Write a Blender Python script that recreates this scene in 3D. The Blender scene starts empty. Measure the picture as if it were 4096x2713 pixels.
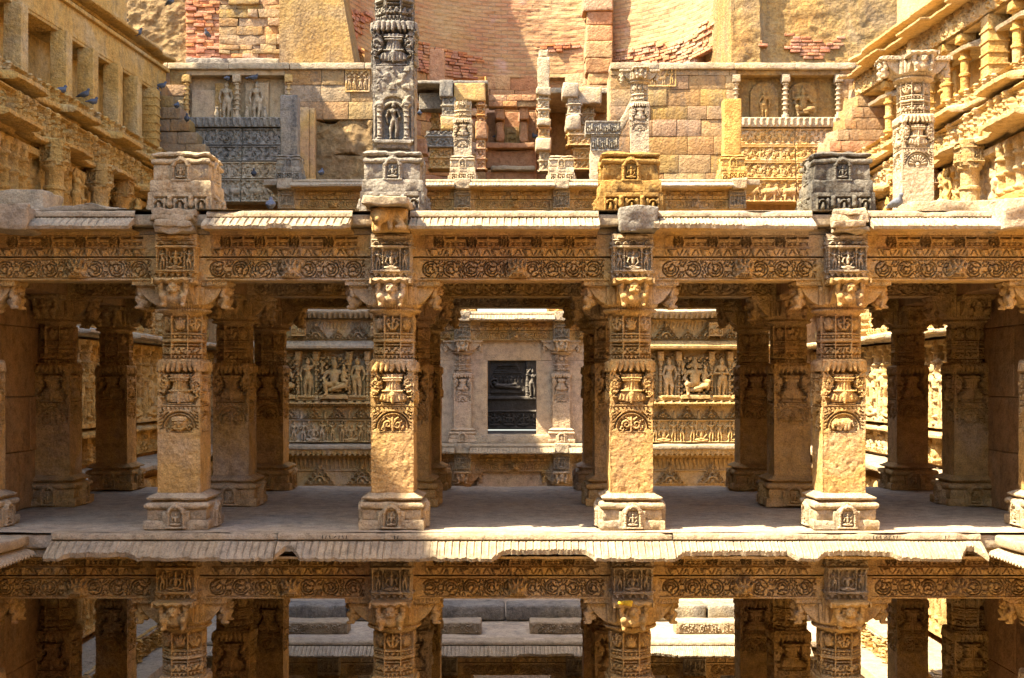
import bpy, math, random
import numpy as np
from mathutils import Vector, Matrix
C = bpy.context.scene.collection
S = bpy.context.scene
PI = math.pi
R_ = math.radians
random.seed(7)
RNG = np.random.default_rng(11)

# ------------------------------------------------------------------ camera, sky, sun, exposure
cd = bpy.data.cameras.new('camera'); cam = bpy.data.objects.new('camera', cd); C.objects.link(cam)
cd.sensor_width = 36.0; cd.lens = 43.35; cd.shift_y = 0.0422; cd.clip_end = 400; cd.clip_start = .05
cam.location = (0, 0, 0); cam.rotation_euler = (PI/2, 0, 0)
S.camera = cam
SUN = Vector((.68, .24, -1.0)).normalized()          # the way the light travels
W = bpy.data.worlds.new("World"); S.world = W; W.use_nodes = True
nt = W.node_tree; bg = nt.nodes['Background']
sky = nt.nodes.new('ShaderNodeTexSky'); sky.sky_type = 'NISHITA'; sky.sun_disc = False
sky.sun_elevation = math.asin(-SUN.z); sky.sun_rotation = math.atan2(-SUN.x, -SUN.y)
sky.air_density = 1.0; sky.dust_density = 1.6
nt.links.new(sky.outputs[0], bg.inputs[0]); bg.inputs[1].default_value = 0.15
sl = bpy.data.lights.new('sun', 'SUN'); sl.energy = 4.6; sl.angle = R_(.5); sl.color = (1, .92, .74)
so = bpy.data.objects.new('sun', sl); C.objects.link(so); so.location = (-20, -8, 30)
so.rotation_euler = SUN.to_track_quat('-Z', 'Y').to_euler()
S.view_settings.view_transform = 'Standard'; S.view_settings.look = 'None'
S.view_settings.exposure = 2.35; S.view_settings.gamma = 1.0
S.render.engine = 'CYCLES'
S.cycles.max_bounces = 10; S.cycles.diffuse_bounces = 2; S.cycles.glossy_bounces = 1
S.cycles.use_denoising = True
S.cycles.caustics_reflective = False; S.cycles.caustics_refractive = False

# ------------------------------------------------------------------ materials
def stone(name, c1, c2, c3, stain=(.10,.085,.07), amount=.35, bump=.5, grain=38., island=0., rough=.92, pit=.5):
    m = bpy.data.materials.new(name); m.use_nodes = True
    t = m.node_tree; N = t.nodes; L = t.links
    b = N['Principled BSDF']; b.inputs['Roughness'].default_value = rough
    b.inputs['Specular IOR Level'].default_value = .15
    geo = N.new('ShaderNodeNewGeometry')
    def noise(scale, detail=5., rough_=.6, vec=None, dist=0.):
        n = N.new('ShaderNodeTexNoise'); n.inputs['Scale'].default_value = scale; n.inputs['Detail'].default_value = detail
        n.inputs['Roughness'].default_value = rough_; n.inputs['Distortion'].default_value = dist
        L.new(vec or geo.outputs['Position'], n.inputs['Vector']); return n.outputs['Fac']
    def ramp(fac, stops):
        r = N.new('ShaderNodeValToRGB'); e = r.color_ramp.elements
        e[0].position, e[0].color = stops[0][0], (*stops[0][1], 1)
        e[1].position, e[1].color = stops[-1][0], (*stops[-1][1], 1)
        for p, c in stops[1:-1]:
            x = e.new(p); x.color = (*c, 1)
        L.new(fac, r.inputs[0]); return r.outputs[0]
    def mix(f, a, c, mode='MIX'):
        x = N.new('ShaderNodeMix'); x.data_type = 'RGBA'; x.blend_type = mode
        for s, v in ((0, f), (6, a), (7, c)):
            if hasattr(v, 'links'): L.new(v, x.inputs[s])
            elif isinstance(v, (int, float)): x.inputs[s].default_value = v
            else: x.inputs[s].default_value = (*v, 1)
        return x.outputs[2]
    base = ramp(noise(.55, 6, .62, dist=.4), [(.33, c1), (.5, c2), (.68, c3)])
    g = lambda v: (v, v, v)
    base = mix(1., base, ramp(noise(7., 5, .7), [(.3, g(.60)), (.5, g(1.)), (.72, g(1.2))]), 'MULTIPLY')
    base = mix(1., base, ramp(noise(60., 3, .6), [(.34, g(.70)), (.5, g(1.)), (.68, g(1.14))]), 'MULTIPLY')
    if island:
        hs = N.new('ShaderNodeHueSaturation'); L.new(base, hs.inputs['Color'])
        wn = N.new('ShaderNodeTexWhiteNoise'); wn.noise_dimensions = '1D'; L.new(geo.outputs['Random Per Island'], wn.inputs['W'])
        sp = N.new('ShaderNodeSeparateColor'); L.new(wn.outputs['Color'], sp.inputs[0])
        for o, i, lo, hi in ((0, 'Hue', .5-.035*island, .5+.02*island), (1, 'Saturation', 1-.45*island, 1+.25*island), (2, 'Value', 1-.4*island, 1+.3*island)):
            mr = N.new('ShaderNodeMapRange'); mr.inputs[3].default_value = lo; mr.inputs[4].default_value = hi
            L.new(sp.outputs[o], mr.inputs[0]); L.new(mr.outputs[0], hs.inputs[i])
        base = hs.outputs[0]
    # small dark specks of lichen and soot
    sk = ramp(noise(24., 3, .75, dist=.3), [(.60, g(0)), (.70, g(min(.8, .35+.6*amount)))])
    sq = ramp(noise(1.7, 4, .6), [(.38, g(.1)), (.62, g(1))])
    base = mix(mix(1., sk, sq, 'MULTIPLY'), base, tuple(.55*v for v in stain))
    # streaks and blotches of grime
    mp = N.new('ShaderNodeMapping'); mp.inputs['Scale'].default_value = (2.2, 2.2, .55); L.new(geo.outputs['Position'], mp.inputs['Vector'])
    f = ramp(noise(1., 8, .72, mp.outputs[0], .6), [(.60-.22*amount, g(0)), (.78-.12*amount, g(1))])
    f2 = ramp(noise(16., 4, .65), [(.35, g(.25)), (.6, g(1))])
    fm = mix(1., f, f2, 'MULTIPLY')
    sm = N.new('ShaderNodeMath'); sm.operation = 'MULTIPLY'; sm.inputs[1].default_value = min(.95, amount*1.5)
    L.new(fm, sm.inputs[0])
    base = mix(sm.outputs[0], base, stain)
    L.new(base, b.inputs['Base Color'])
    # grain and pits
    vo = N.new('ShaderNodeTexVoronoi'); vo.inputs['Scale'].default_value = grain*.55; L.new(geo.outputs['Position'], vo.inputs['Vector'])
    vr = N.new('ShaderNodeMath'); vr.operation = 'MULTIPLY'; vr.inputs[1].default_value = pit; L.new(vo.outputs['Distance'], vr.inputs[0])
    ad = N.new('ShaderNodeMath'); ad.operation = 'ADD'; L.new(noise(grain, 6, .72), ad.inputs[0]); L.new(vr.outputs[0], ad.inputs[1])
    ad2 = N.new('ShaderNodeMath'); ad2.operation = 'ADD'; L.new(ad.outputs[0], ad2.inputs[0]); L.new(noise(grain*.2, 5, .7), ad2.inputs[1])
    bp = N.new('ShaderNodeBump'); bp.inputs['Strength'].default_value = bump; bp.inputs['Distance'].default_value = .03*38/grain
    L.new(ad2.outputs[0], bp.inputs['Height']); L.new(bp.outputs[0], b.inputs['Normal'])
    return m
def brick(name, rot=0., polar=None):
    """small weathered bricks with patches of plaster, laid round an axis when polar is given"""
    m = stone(name, (.36,.17,.085), (.46,.28,.13), (.50,.36,.19), (.30,.13,.09), .3, .35, 20.)
    t = m.node_tree; N = t.nodes; L = t.links; b = N['Principled BSDF']
    geo = N.new('ShaderNodeNewGeometry'); sp = N.new('ShaderNodeSeparateXYZ'); L.new(geo.outputs['Position'], sp.inputs[0])
    cb = N.new('ShaderNodeCombineXYZ')
    if polar:
        def mth(op, a, v=None):
            x = N.new('ShaderNodeMath'); x.operation = op; L.new(a, x.inputs[0])
            if v is not None:
                if hasattr(v, 'links'): L.new(v, x.inputs[1])
                else: x.inputs[1].default_value = v
            return x.outputs[0]
        dx = mth('SUBTRACT', sp.outputs[0], polar[0]); dy = mth('SUBTRACT', sp.outputs[1], polar[1])
        L.new(mth('MULTIPLY', mth('ARCTAN2', dy, dx), polar[2]), cb.inputs[0])
    else:
        L.new(sp.outputs[0], cb.inputs[0])
    nz = N.new('ShaderNodeTexNoise'); nz.inputs['Scale'].default_value = 1.6; nz.inputs['Detail'].default_value = 3; L.new(geo.outputs['Position'], nz.inputs['Vector'])
    wob = N.new('ShaderNodeMath'); wob.operation = 'MULTIPLY_ADD'; wob.inputs[1].default_value = .05; L.new(nz.outputs['Fac'], wob.inputs[0]); L.new(sp.outputs[2], wob.inputs[2])
    L.new(wob.outputs[0], cb.inputs[1])
    bt = N.new('ShaderNodeTexBrick'); L.new(cb.outputs[0], bt.inputs['Vector'])
    bt.inputs['Scale'].default_value = 1.; bt.inputs['Brick Width'].default_value = .46; bt.inputs['Row Height'].default_value = .14
    bt.inputs['Mortar Size'].default_value = .020; bt.inputs['Mortar Smooth'].default_value = .4; bt.inputs['Bias'].default_value = -.1
    bt.inputs['Color1'].default_value = (.40,.22,.09,1); bt.inputs['Color2'].default_value = (.36,.125,.06,1); bt.inputs['Mortar'].default_value = (.27,.16,.09,1)
    old = b.inputs['Base Color'].links[0].from_socket
    pz = N.new('ShaderNodeTexNoise'); pz.inputs['Scale'].default_value = .42; pz.inputs['Detail'].default_value = 9; pz.inputs['Roughness'].default_value = .62; L.new(geo.outputs['Position'], pz.inputs['Vector'])
    pr = N.new('ShaderNodeValToRGB'); pr.color_ramp.elements[0].position = .46; pr.color_ramp.elements[1].position = .62; L.new(pz.outputs['Fac'], pr.inputs[0])
    x = N.new('ShaderNodeMix'); x.data_type = 'RGBA'; L.new(pr.outputs[0], x.inputs[0])
    L.new(bt.outputs['Color'], x.inputs[6]); x.inputs[7].default_value = (.38,.225,.085,1)
    x2 = N.new('ShaderNodeMix'); x2.data_type = 'RGBA'; x2.inputs[0].default_value = .42; L.new(x.outputs[2], x2.inputs[6]); L.new(old, x2.inputs[7])
    wz = N.new('ShaderNodeTexNoise'); wz.inputs['Scale'].default_value = .8; wz.inputs['Detail'].default_value = 8; L.new(geo.outputs['Position'], wz.inputs['Vector'])
    wr = N.new('ShaderNodeValToRGB'); wr.color_ramp.elements[0].position = .62; wr.color_ramp.elements[1].position = .74; L.new(wz.outputs['Fac'], wr.inputs[0])
    x3 = N.new('ShaderNodeMix'); x3.data_type = 'RGBA'; L.new(wr.outputs[0], x3.inputs[0]); L.new(x2.outputs[2], x3.inputs[6]); x3.inputs[7].default_value = (.48,.29,.21,1)
    L.new(x3.outputs[2], b.inputs['Base Color'])
    bp = [n for n in N if n.type == 'BUMP'][0]
    b2 = N.new('ShaderNodeBump'); b2.invert = True; b2.inputs['Strength'].default_value = .9; b2.inputs['Distance'].default_value = .03
    L.new(bt.outputs['Fac'], b2.inputs['Height']); L.new(bp.outputs[0], b2.inputs['Normal']); L.new(b2.outputs[0], b.inputs['Normal'])
    return m

MAT = {}
MAT['sand'] = stone('carved_sandstone', (.45,.26,.125), (.53,.315,.10), (.50,.37,.245), (.17,.125,.085), .42, .85)
MAT['ochre'] = stone('ochre_sandstone', (.52,.27,.065), (.57,.33,.09), (.54,.38,.19), (.16,.11,.07), .5, 1., 26.)
MAT['honey'] = stone('honey_sandstone', (.46,.28,.10), (.52,.33,.125), (.50,.35,.19), (.20,.13,.07), .35, .7, 30.)
MAT['pale'] = stone('pale_sandstone', (.50,.34,.165), (.47,.35,.21), (.42,.32,.21), (.15,.125,.10), .55, .85)
MAT['grey'] = stone('grey_weathered_stone', (.30,.25,.18), (.26,.22,.17), (.38,.30,.18), (.045,.042,.04), .75, .8)
MAT['black'] = stone('lichen_blackened_stone', (.22,.18,.125), (.17,.145,.11), (.34,.27,.16), (.025,.024,.022), .95, 1.)
MAT['gold'] = stone('yellow_lichen_stone', (.32,.175,.05), (.36,.20,.05), (.38,.24,.08), (.05,.035,.02), .6, .8)
MAT['slab'] = stone('worn_slab_stone', (.33,.245,.155), (.37,.27,.155), (.36,.28,.19), (.15,.13,.11), .35, .5, 26.)
MAT['floor'] = stone('paving_stone', (.42,.315,.205), (.46,.345,.22), (.38,.295,.21), (.14,.12,.10), .5, .5, 14.)
MAT['wall'] = stone('plain_dressed_stone', (.38,.20,.085), (.46,.25,.095), (.43,.28,.14), (.16,.10,.06), .5, .5, 24.)
MAT['pink'] = stone('pink_dressed_stone', (.47,.32,.20), (.50,.35,.20), (.48,.32,.16), (.27,.17,.10), .25, .6, 40.)
MAT['ashlar'] = stone('ashlar_blocks', (.34,.20,.085), (.38,.23,.09), (.33,.22,.115), (.13,.105,.08), .6, .7, 22., island=.38)
MAT['red'] = stone('red_orange_blocks', (.42,.21,.08), (.44,.24,.095), (.40,.25,.125), (.26,.10,.05), .5, .7, 20., island=.45)
MAT['oldbrick'] = stone('red_old_bricks', (.40,.15,.07), (.46,.20,.09), (.48,.28,.14), (.14,.08,.05), .5, .6, 30., island=.3)
MAT['rubble'] = stone('rubble_core', (.28,.17,.075), (.34,.215,.09), (.27,.19,.11), (.10,.08,.06), .35, 1., 7., pit=1.2)
MAT['plaster'] = stone('old_plaster', (.37,.18,.045), (.39,.235,.075), (.31,.21,.11), (.13,.08,.045), .95, .9, 16.)
MAT['dark'] = stone('damp_dark_stone', (.12,.10,.08), (.135,.11,.085), (.15,.12,.09), (.045,.04,.035), .4)  # darker, even tone, used only behind the doorway
MAT['well'] = brick('well_brick', polar=(.75, 38.2, 6.0))
MAT['bird'] = stone('pigeon_feathers', (.07,.075,.09), (.09,.095,.11), (.16,.165,.18), (.03,.03,.035), .3, .1, 60.)
MAT['ink'] = stone('soot_filled_cut', (.02,.016,.012), (.025,.02,.015), (.03,.022,.015))  # near-black strokes: the shade inside the incised marks, put in as colour
MAT['paint'] = stone('yellow_pigment', (.60,.33,.02), (.62,.36,.02), (.62,.40,.05), (.5,.25,.02), .1, .2)

# ------------------------------------------------------------------ noise
def _h(ix, iy, iz, s):
    n = (ix*374761393 + iy*668265263 + iz*2147483647 + s*974634777) & 0xffffffff
    n = ((n ^ (n >> 13))*1274126177) & 0xffffffff
    return ((n ^ (n >> 16)) & 0xffff)/32767.5-1.
def vnoise(P, s=0):
    I = np.floor(P).astype(np.int64); f = P-I; u = f*f*(3-2*f)
    x, y, z = I[..., 0], I[..., 1], I[..., 2]; a, b, c = u[..., 0], u[..., 1], u[..., 2]
    def pl(zz):
        return (_h(x, y, zz, s)*(1-a)+_h(x+1, y, zz, s)*a)*(1-b)+(_h(x, y+1, zz, s)*(1-a)+_h(x+1, y+1, zz, s)*a)*b
    return pl(z)*(1-c)+pl(z+1)*c
def fbm(P, o=3, s=0):
    v = 0; a = .5
    for k in range(o):
        v = v+a*vnoise(P*2**k+7.3*k, s+k); a *= .5
    return v
def n1(x, f, s=0, o=3):
    x = np.asarray(x, float); return fbm(np.stack([x*f, np.full_like(x, s*3.17+.5), np.full_like(x, .3)], -1), o, s)
def erode(V, amp, freq=6., s=0, o=3):
    return V+amp*np.stack([fbm(V*freq+np.array([11.1*k, 5.*k, 2.*k]), o, s+17*k) for k in range(3)], -1)

# ------------------------------------------------------------------ mesh accumulator
class M:
    def __init__(s): s.V = []; s.F = []; s.n = 0
    def add(s, V, F):
        V = np.asarray(V, float).reshape(-1, 3); s.V.append(V)
        for f in F if isinstance(F, list) else [F]:
            f = np.asarray(f, np.int64)
            if f.size: s.F.append(f+s.n)
        s.n += len(V); return s
    def grid(s, P, flip=False):
        ny, nx = P.shape[:2]; i = np.arange(ny*nx).reshape(ny, nx)
        q = np.stack([i[:-1, :-1], i[:-1, 1:], i[1:, 1:], i[1:, :-1]], -1).reshape(-1, 4)
        return s.add(P, q[:, ::-1] if flip else q)
    def box(s, x0, x1, y0, y1, z0, z1, r=.012, sub=.14, amp=0., freq=6., seed=0, T=None):
        def ax(a, b):
            rr = min(r, (b-a)*.3); n = max(1, int((b-a-2*rr)/sub))
            return np.concatenate([[a, a+rr*.4], np.linspace(a+rr, b-rr, n+1), [b-rr*.4, b]])
        X, Y, Z = ax(x0, x1), ax(y0, y1), ax(z0, z1)
        lo = np.array([x0, y0, z0]); hi = np.array([x1, y1, z1]); rr = np.minimum(r, (hi-lo)*.3)
        for (A, B, fx, d, fl) in ((X, Z, y0, 'y', 0), (X, Z, y1, 'y', 1), (Y, Z, x0, 'x', 1), (Y, Z, x1, 'x', 0), (X, Y, z0, 'z', 1), (X, Y, z1, 'z', 0)):
            a, b = np.meshgrid(A, B); c = np.full_like(a, fx)
            P = np.stack({'y': (a, c, b), 'x': (c, a, b), 'z': (a, b, c)}[d], -1)
            q = np.clip(P, lo+rr, hi-rr); e = (P-q)/rr; l = np.linalg.norm(e, axis=-1, keepdims=True)
            P = q+rr*e/np.maximum(l, 1e-9)
            if amp: P = erode(P, amp, freq, seed)
            if T is not None: P = P@np.array(T.to_3x3()).T+np.array(T.translation)
            s.grid(P, bool(fl))
        return s
    def prism(s, prof, n=4, rot=PI/4, c=(0, 0), sub=1, amp=0., freq=7., seed=0, caps=True, sx=1., sy=1.):
        """n-sided mouldings: prof = [(apothem, z)], from the bottom up; sub points along each side"""
        k = 1/math.cos(PI/n); ang = rot+2*PI*np.arange(n)/n
        u = np.stack([np.cos(ang), np.sin(ang)], -1)*k; nx = np.roll(u, -1, 0)
        ring = np.concatenate([u[i]+(nx[i]-u[i])*t for i in range(n) for t in [np.linspace(0, 1, sub, endpoint=False)[:, None]]])
        ring = np.concatenate([ring, ring[:1]])*np.array([sx, sy])
        P = np.array([[(c[0]+a*x, c[1]+a*y, z) for x, y in ring] for a, z in prof])
        if caps:
            P = np.concatenate([[[(c[0], c[1], prof[0][1])]*len(ring)], P, [[(c[0], c[1], prof[-1][1])]*len(ring)]])
        if amp: P = erode(P, amp, freq, seed)
        return s.grid(P)
    def relief(s, cv, o=(0, 0, 0), ang=0., apo=0., amp=0., freq=9., seed=0, skirt=0.):
        """canvas centred on its own foot, facing -Y turned by ang, pushed out by apo"""
        x = cv.X-cv.w/2; H = cv.H.copy()
        if amp: H += amp*fbm(np.stack([cv.X*freq+seed*3.1, cv.Z*freq, np.full_like(H, seed+.37)], -1), 3, seed)
        y = -(apo+H); z = cv.Z
        if skirt:
            pad = lambda a: np.pad(a, 1, mode='edge')
            x, z = pad(x), pad(z); y = np.pad(y, 1, constant_values=-(apo-skirt))
        c_, s_ = math.cos(ang), math.sin(ang)
        return s.grid(np.stack([o[0]+x*c_-y*s_, o[1]+x*s_+y*c_, o[2]+z], -1))
    def move(s, o=(0, 0, 0), rz=0., sc=1.):
        c_, s_ = math.cos(rz), math.sin(rz); A = np.array([[c_, -s_, 0], [s_, c_, 0], [0, 0, 1]])*sc
        s.V = [v@A.T+np.array(o) for v in s.V]; return s
    def erode(s, amp, freq=6., seed=0):
        s.V = [erode(v, amp, freq, seed) for v in s.V]; return s
    def mesh(s, name, mat):
        me = bpy.data.meshes.new(name)
        V = np.concatenate(s.V); me.vertices.add(len(V)); me.vertices.foreach_set('co', V.astype(np.float32).ravel())
        lt = np.concatenate([np.full(len(f), f.shape[1]) for f in s.F]); li = np.concatenate([f.ravel() for f in s.F])
        me.loops.add(len(li)); me.loops.foreach_set('vertex_index', li.astype(np.int32))
        me.polygons.add(len(lt)); me.polygons.foreach_set('loop_start', np.concatenate([[0], np.cumsum(lt)[:-1]]).astype(np.int32))
        me.polygons.foreach_set('loop_total', lt.astype(np.int32))
        me.polygons.foreach_set('use_smooth', np.ones(len(lt), bool))
        me.update(calc_edges=True); me.set_sharp_from_angle(angle=R_(48))
        me.materials.append(MAT[mat]); return me

def link(name, data, parent=None, loc=None, rz=0.):
    o = bpy.data.objects.new(name, data); C.objects.link(o)
    if parent is not None: o.parent = parent
    if loc is not None: o.location = loc
    if rz: o.rotation_euler = (0, 0, rz)
    return o
def tag(o, label=None, cat=None, group=None, kind=None):
    if cat and not kind: kind = 'thing'
    for k, v in (('label', label), ('category', cat), ('group', group), ('kind', kind)):
        if v: o[k] = v
    return o
def thing(name, label, cat, loc=(0, 0, 0), rz=0., group=None):
    return tag(link(name, None, None, loc, rz), label, cat, group)
def one(name, m, mat, label, cat, loc=None, rz=0., group=None):
    return tag(link(name, m.mesh(name, mat), None, loc, rz), label, cat, group)
def part(name, m, mat, parent, loc=None, rz=0.):
    return link(name, m.mesh(name, mat) if isinstance(m, M) else m, parent, loc, rz)
def struct(name, m, mat):
    return tag(link(name, m.mesh(name, mat)), kind='structure')

# ------------------------------------------------------------------ relief canvas: heights carved on a sheet
class Cv:
    def __init__(s, w, h, r, base=0.):
        nx = max(3, int(round(w/r))+1); nz = max(3, int(round(h/r))+1)
        s.w, s.h, s.r = w, h, r
        s.x = np.linspace(0, w, nx); s.z = np.linspace(0, h, nz); s.X, s.Z = np.meshgrid(s.x, s.z); s.H = np.full(s.X.shape, float(base))
    def win(s, x0, x1, z0, z1):
        i0, i1 = np.searchsorted(s.x, [x0, x1]); j0, j1 = np.searchsorted(s.z, [z0, z1])
        q = (slice(max(0, j0-1), j1+1), slice(max(0, i0-1), i1+1)); return q, s.X[q], s.Z[q]
    def put(s, q, d, lvl, e, cut=False):
        """inside where d < 0; reaches lvl over the distance e"""
        if not d.size: return
        t = np.clip(-d/e+.5, 0, 1)
        if cut: s.H[q] = s.H[q]*(1-t)+np.minimum(s.H[q], lvl)*t
        else: s.H[q] = s.H[q]*(1-t)+np.maximum(s.H[q], lvl)*t
    def rect(s, x0, x1, z0, z1, lvl, e=None, cut=False):
        e = e or s.r*1.2; q, X, Z = s.win(x0-e, x1+e, z0-e, z1+e)
        s.put(q, np.maximum(np.maximum(x0-X, X-x1), np.maximum(z0-Z, Z-z1)), lvl, e, cut); return s
    def cap(s, x0, z0, x1, z1, r0, r1=None, h=.03, base=0., cut=False):
        r1 = r0 if r1 is None else r1; rm = max(r0, r1)
        q, X, Z = s.win(min(x0, x1)-rm, max(x0, x1)+rm, min(z0, z1)-rm, max(z0, z1)+rm)
        if not X.size: return s
        dx, dz = x1-x0, z1-z0; L2 = dx*dx+dz*dz+1e-12
        t = np.clip(((X-x0)*dx+(Z-z0)*dz)/L2, 0, 1); d = np.hypot(X-x0-t*dx, Z-z0-t*dz); r = r0+(r1-r0)*t
        v = base+h*np.sqrt(np.clip(1-(d/r)**2, 0, 1)); i = d < r
        s.H[q] = np.where(i, np.minimum(s.H[q], base-(v-base)) if cut else np.maximum(s.H[q], v), s.H[q]); return s
    def ell(s, cx, cz, a, b, h, base=0., p=.5):
        q, X, Z = s.win(cx-a, cx+a, cz-b, cz+b)
        if not X.size: return s
        k = 1-((X-cx)/a)**2-((Z-cz)/b)**2
        s.H[q] = np.where(k > 0, np.maximum(s.H[q], base+h*np.clip(k, 0, 1)**p), s.H[q]); return s
    def arc(s, cx, cz, R, w, a0=0., a1=2*PI, lvl=.02, cut=False, e=None):
        e = e or s.r*1.2; q, X, Z = s.win(cx-R-w, cx+R+w, cz-R-w, cz+R+w)
        if not X.size: return s
        a = (np.arctan2(Z-cz, X-cx)-a0) % (2*PI); d = np.abs(np.hypot(X-cx, Z-cz)-R)-w/2
        s.put(q, np.where(a <= a1-a0, d, 1.), lvl, e, cut); return s
    def spiral(s, cx, cz, R, turns=1.6, w=.012, h=.02, base=0., flip=1, ph=0., cut=False):
        q, X, Z = s.win(cx-R, cx+R, cz-R, cz+R)
        if not X.size: return s
        rho = np.hypot(X-cx, Z-cz); phi = ((np.arctan2(Z-cz, X-cx)*flip-ph) % (2*PI))/(2*PI)
        d = np.full(rho.shape, 9.)
        for k in range(int(turns)+2):
            u = phi+k; d = np.where(u <= turns, np.minimum(d, np.abs(rho-R*(1-.12-u/turns*.80))), d)
        i = d < w
        v = base+h*np.sqrt(np.clip(1-(d/w)**2, 0, 1))
        s.H[q] = np.where(i, np.minimum(s.H[q], base-h) if cut else np.maximum(s.H[q], v), s.H[q]); return s
    def diamond(s, cx, cz, a, b, lvl, cut=False, e=None):
        e = e or s.r*1.2; q, X, Z = s.win(cx-a, cx+a, cz-b, cz+b)
        s.put(q, (np.abs(X-cx)/a+np.abs(Z-cz)/b-1)*min(a, b), lvl, e, cut); return s
    def embed(s, W_, H_, ox, oz, lvl):
        """this carving set into a plain face"""
        c = Cv(W_, H_, s.r, lvl); i = int(round(ox/s.r)); j = int(round(oz/s.r)); n, m_ = s.H.shape
        n = min(n, c.H.shape[0]-j); m_ = min(m_, c.H.shape[1]-i); c.H[j:j+n, i:i+m_] = s.H[:n, :m_]; return c
    def lace(s, x0, x1, z0, z1, f=40., h=.02, seed=0, thr=0., base=0.):
        """a worn lacework of small cut leaves"""
        q, X, Z = s.win(x0, x1, z0, z1)
        if not X.size: return s
        n = fbm(np.stack([X*f, Z*f, np.full_like(X, seed*1.7)], -1), 2, seed)
        n2 = np.sin(X*f*1.7+3*n)*np.sin(Z*f*1.5+2.5*n)
        k = np.clip((n2+.8*n-thr)*3.0, 0, 1); s.H[q] = np.where(k > .02, np.maximum(s.H[q], base+h*k), s.H[q]); return s

def man(c, x, z, h, flip=1, d=None, arms='bent', seed=0, base=0.):
    """a standing figure in relief, hip thrown to one side"""
    d = d or .11*h; r = random.Random(seed); f = flip; s_ = .045*h*f
    K = lambda x0, z0, x1, z1, r0, r1, hh=1.: c.cap(x+x0*h*f, z+z0*h, x+x1*h*f, z+z1*h, r0*h, r1*h, d*hh, base)
    c.ell(x+.02*h*f, z+.885*h, .062*h, .078*h, d, base); K(.02, .95, .02, .985, .045, .02, .8)
    K(.01, .80, .0, .76, .035, .05, .8); K(-.085, .755, .085, .755, .055, .055, .8)
    K(0, .74, .015, .60, .095, .065); K(.015, .60, .045, .49, .065, .105); K(-.04, .72, -.04, .70, .04, .04, 1.2); K(.045, .72, .045, .70, .04, .04, 1.2)
    K(.0, .48, -.06, .26, .075, .052); K(-.06, .26, -.045, .04, .05, .03); K(-.045, .03, -.085, .015, .028, .024)
    K(.085, .48, .10, .26, .075, .05); K(.10, .26, .07, .04, .048, .03); K(.07, .03, .12, .015, .028, .024)
    if arms == 'up': K(.12, .75, .19, .86, .036, .03); K(.19, .86, .10, .98, .03, .024)
    else: K(.12, .75, .18, .58, .036, .03); K(.18, .58, .10, .52 if r.random() < .5 else .66, .03, .024)
    if r.random() < .4: K(-.12, .75, -.20, .84, .036, .03); K(-.20, .84, -.13, .97, .03, .024)
    else: K(-.12, .75, -.175, .58, .036, .03); K(-.175, .58, -.13, .42, .03, .024)
    return c
def sit(c, x, z, h, d=None, base=0., head='man', arms4=True):
    """a cross-legged seated figure in relief"""
    d = d or .16*h
    K = lambda x0, z0, x1, z1, r0, r1, hh=1.: c.cap(x+x0*h, z+z0*h, x+x1*h, z+z1*h, r0*h, r1*h, d*hh, base)
    c.ell(x, z+.80*h, .095*h, .115*h, d, base); K(0, .90, 0, .98, .065, .03, .8); K(0, .68, 0, .62, .06, .08, .8)
    K(-.13, .60, .13, .60, .08, .08, .8); K(0, .58, 0, .32, .135, .12)
    K(-.10, .16, .34, .10, .085, .07); K(.10, .16, -.34, .10, .085, .07); K(.30, .08, -.05, .04, .065, .05, 1.1); K(-.30, .08, .05, .04, .065, .05, 1.1)
    K(-.20, .60, -.28, .38, .055, .045); K(-.28, .38, -.14, .24, .045, .04, 1.1); K(.20, .60, .28, .38, .055, .045); K(.28, .38, .14, .24, .045, .04, 1.1)
    if arms4: K(-.20, .60, -.33, .66, .045, .04, .8); K(-.33, .66, -.32, .90, .04, .045, .8); K(.20, .60, .33, .66, .045, .04, .8); K(.33, .66, .32, .90, .04, .045, .8)
    if head == 'elephant':
        K(-.11, .80, -.17, .78, .07, .05, .6); K(.11, .80, .17, .78, .07, .05, .6); K(0, .74, .02, .56, .05, .035, 1.35); K(.02, .56, .10, .46, .035, .025, 1.3)
    return c
def baluster(c, x, z0, z1, w, h, base=0.):
    H = z1-z0; c.cap(x, z0, x, z1, w*.36, w*.36, h*.85, base)
    for t in (.04, .12, .3, .46, .62, .76, .88, .96):
        c.cap(x-w*.22, z0+H*t, x+w*.22, z0+H*t, min(.03*H, w*.5), None, h, base)
    c.rect(x-w*.5, x+w*.5, z0, z0+H*.06, base+h*.8); c.rect(x-w*.5, x+w*.5, z1-H*.1, z1, base+h*.9); return c
def spire(c, x, z, w, h, lv, n=4, seed=0):
    """stepped pediment of little horseshoe arches"""
    rh = h/n
    for j in range(n):
        k = n-j; ww = w*k/n; cw = ww/max(1, k)
        for i in range(k):
            cx = x-ww/2+cw*(i+.5); R = min(cw*.42, rh*.5)
            c.arc(cx, z+rh*(j+.42), R*.8, R*.5, -.5, PI+.5, lv); c.ell(cx, z+rh*(j+.38), R*.33, R*.33, lv)
        c.rect(x-ww/2, x+ww/2, z+rh*j, z+rh*j+rh*.16, lv*.8)
    c.ell(x, z+h*.2, w*.17, h*.24, lv*.2); c.arc(x, z+h*.16, w*.15, w*.055, 0, PI, lv*1.25); c.ell(x, z+h*.17, w*.07, h*.13, lv*1.2); c.cap(x, z+h*.8, x, z+h*1.05, w*.06, w*.01, lv)
    return c
def teeth(c, x0, x1, z0, z1, p, lv):
    n = max(1, round((x1-x0)/p)); p = (x1-x0)/n; q, X, Z = c.win(x0, x1, z0, z1)
    t = np.abs(((X-x0)/p) % 1-.5)*2; c.H[q] = np.where((Z-z0)/(z1-z0) > t*.85, np.maximum(c.H[q], lv), c.H[q]); return c
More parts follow.
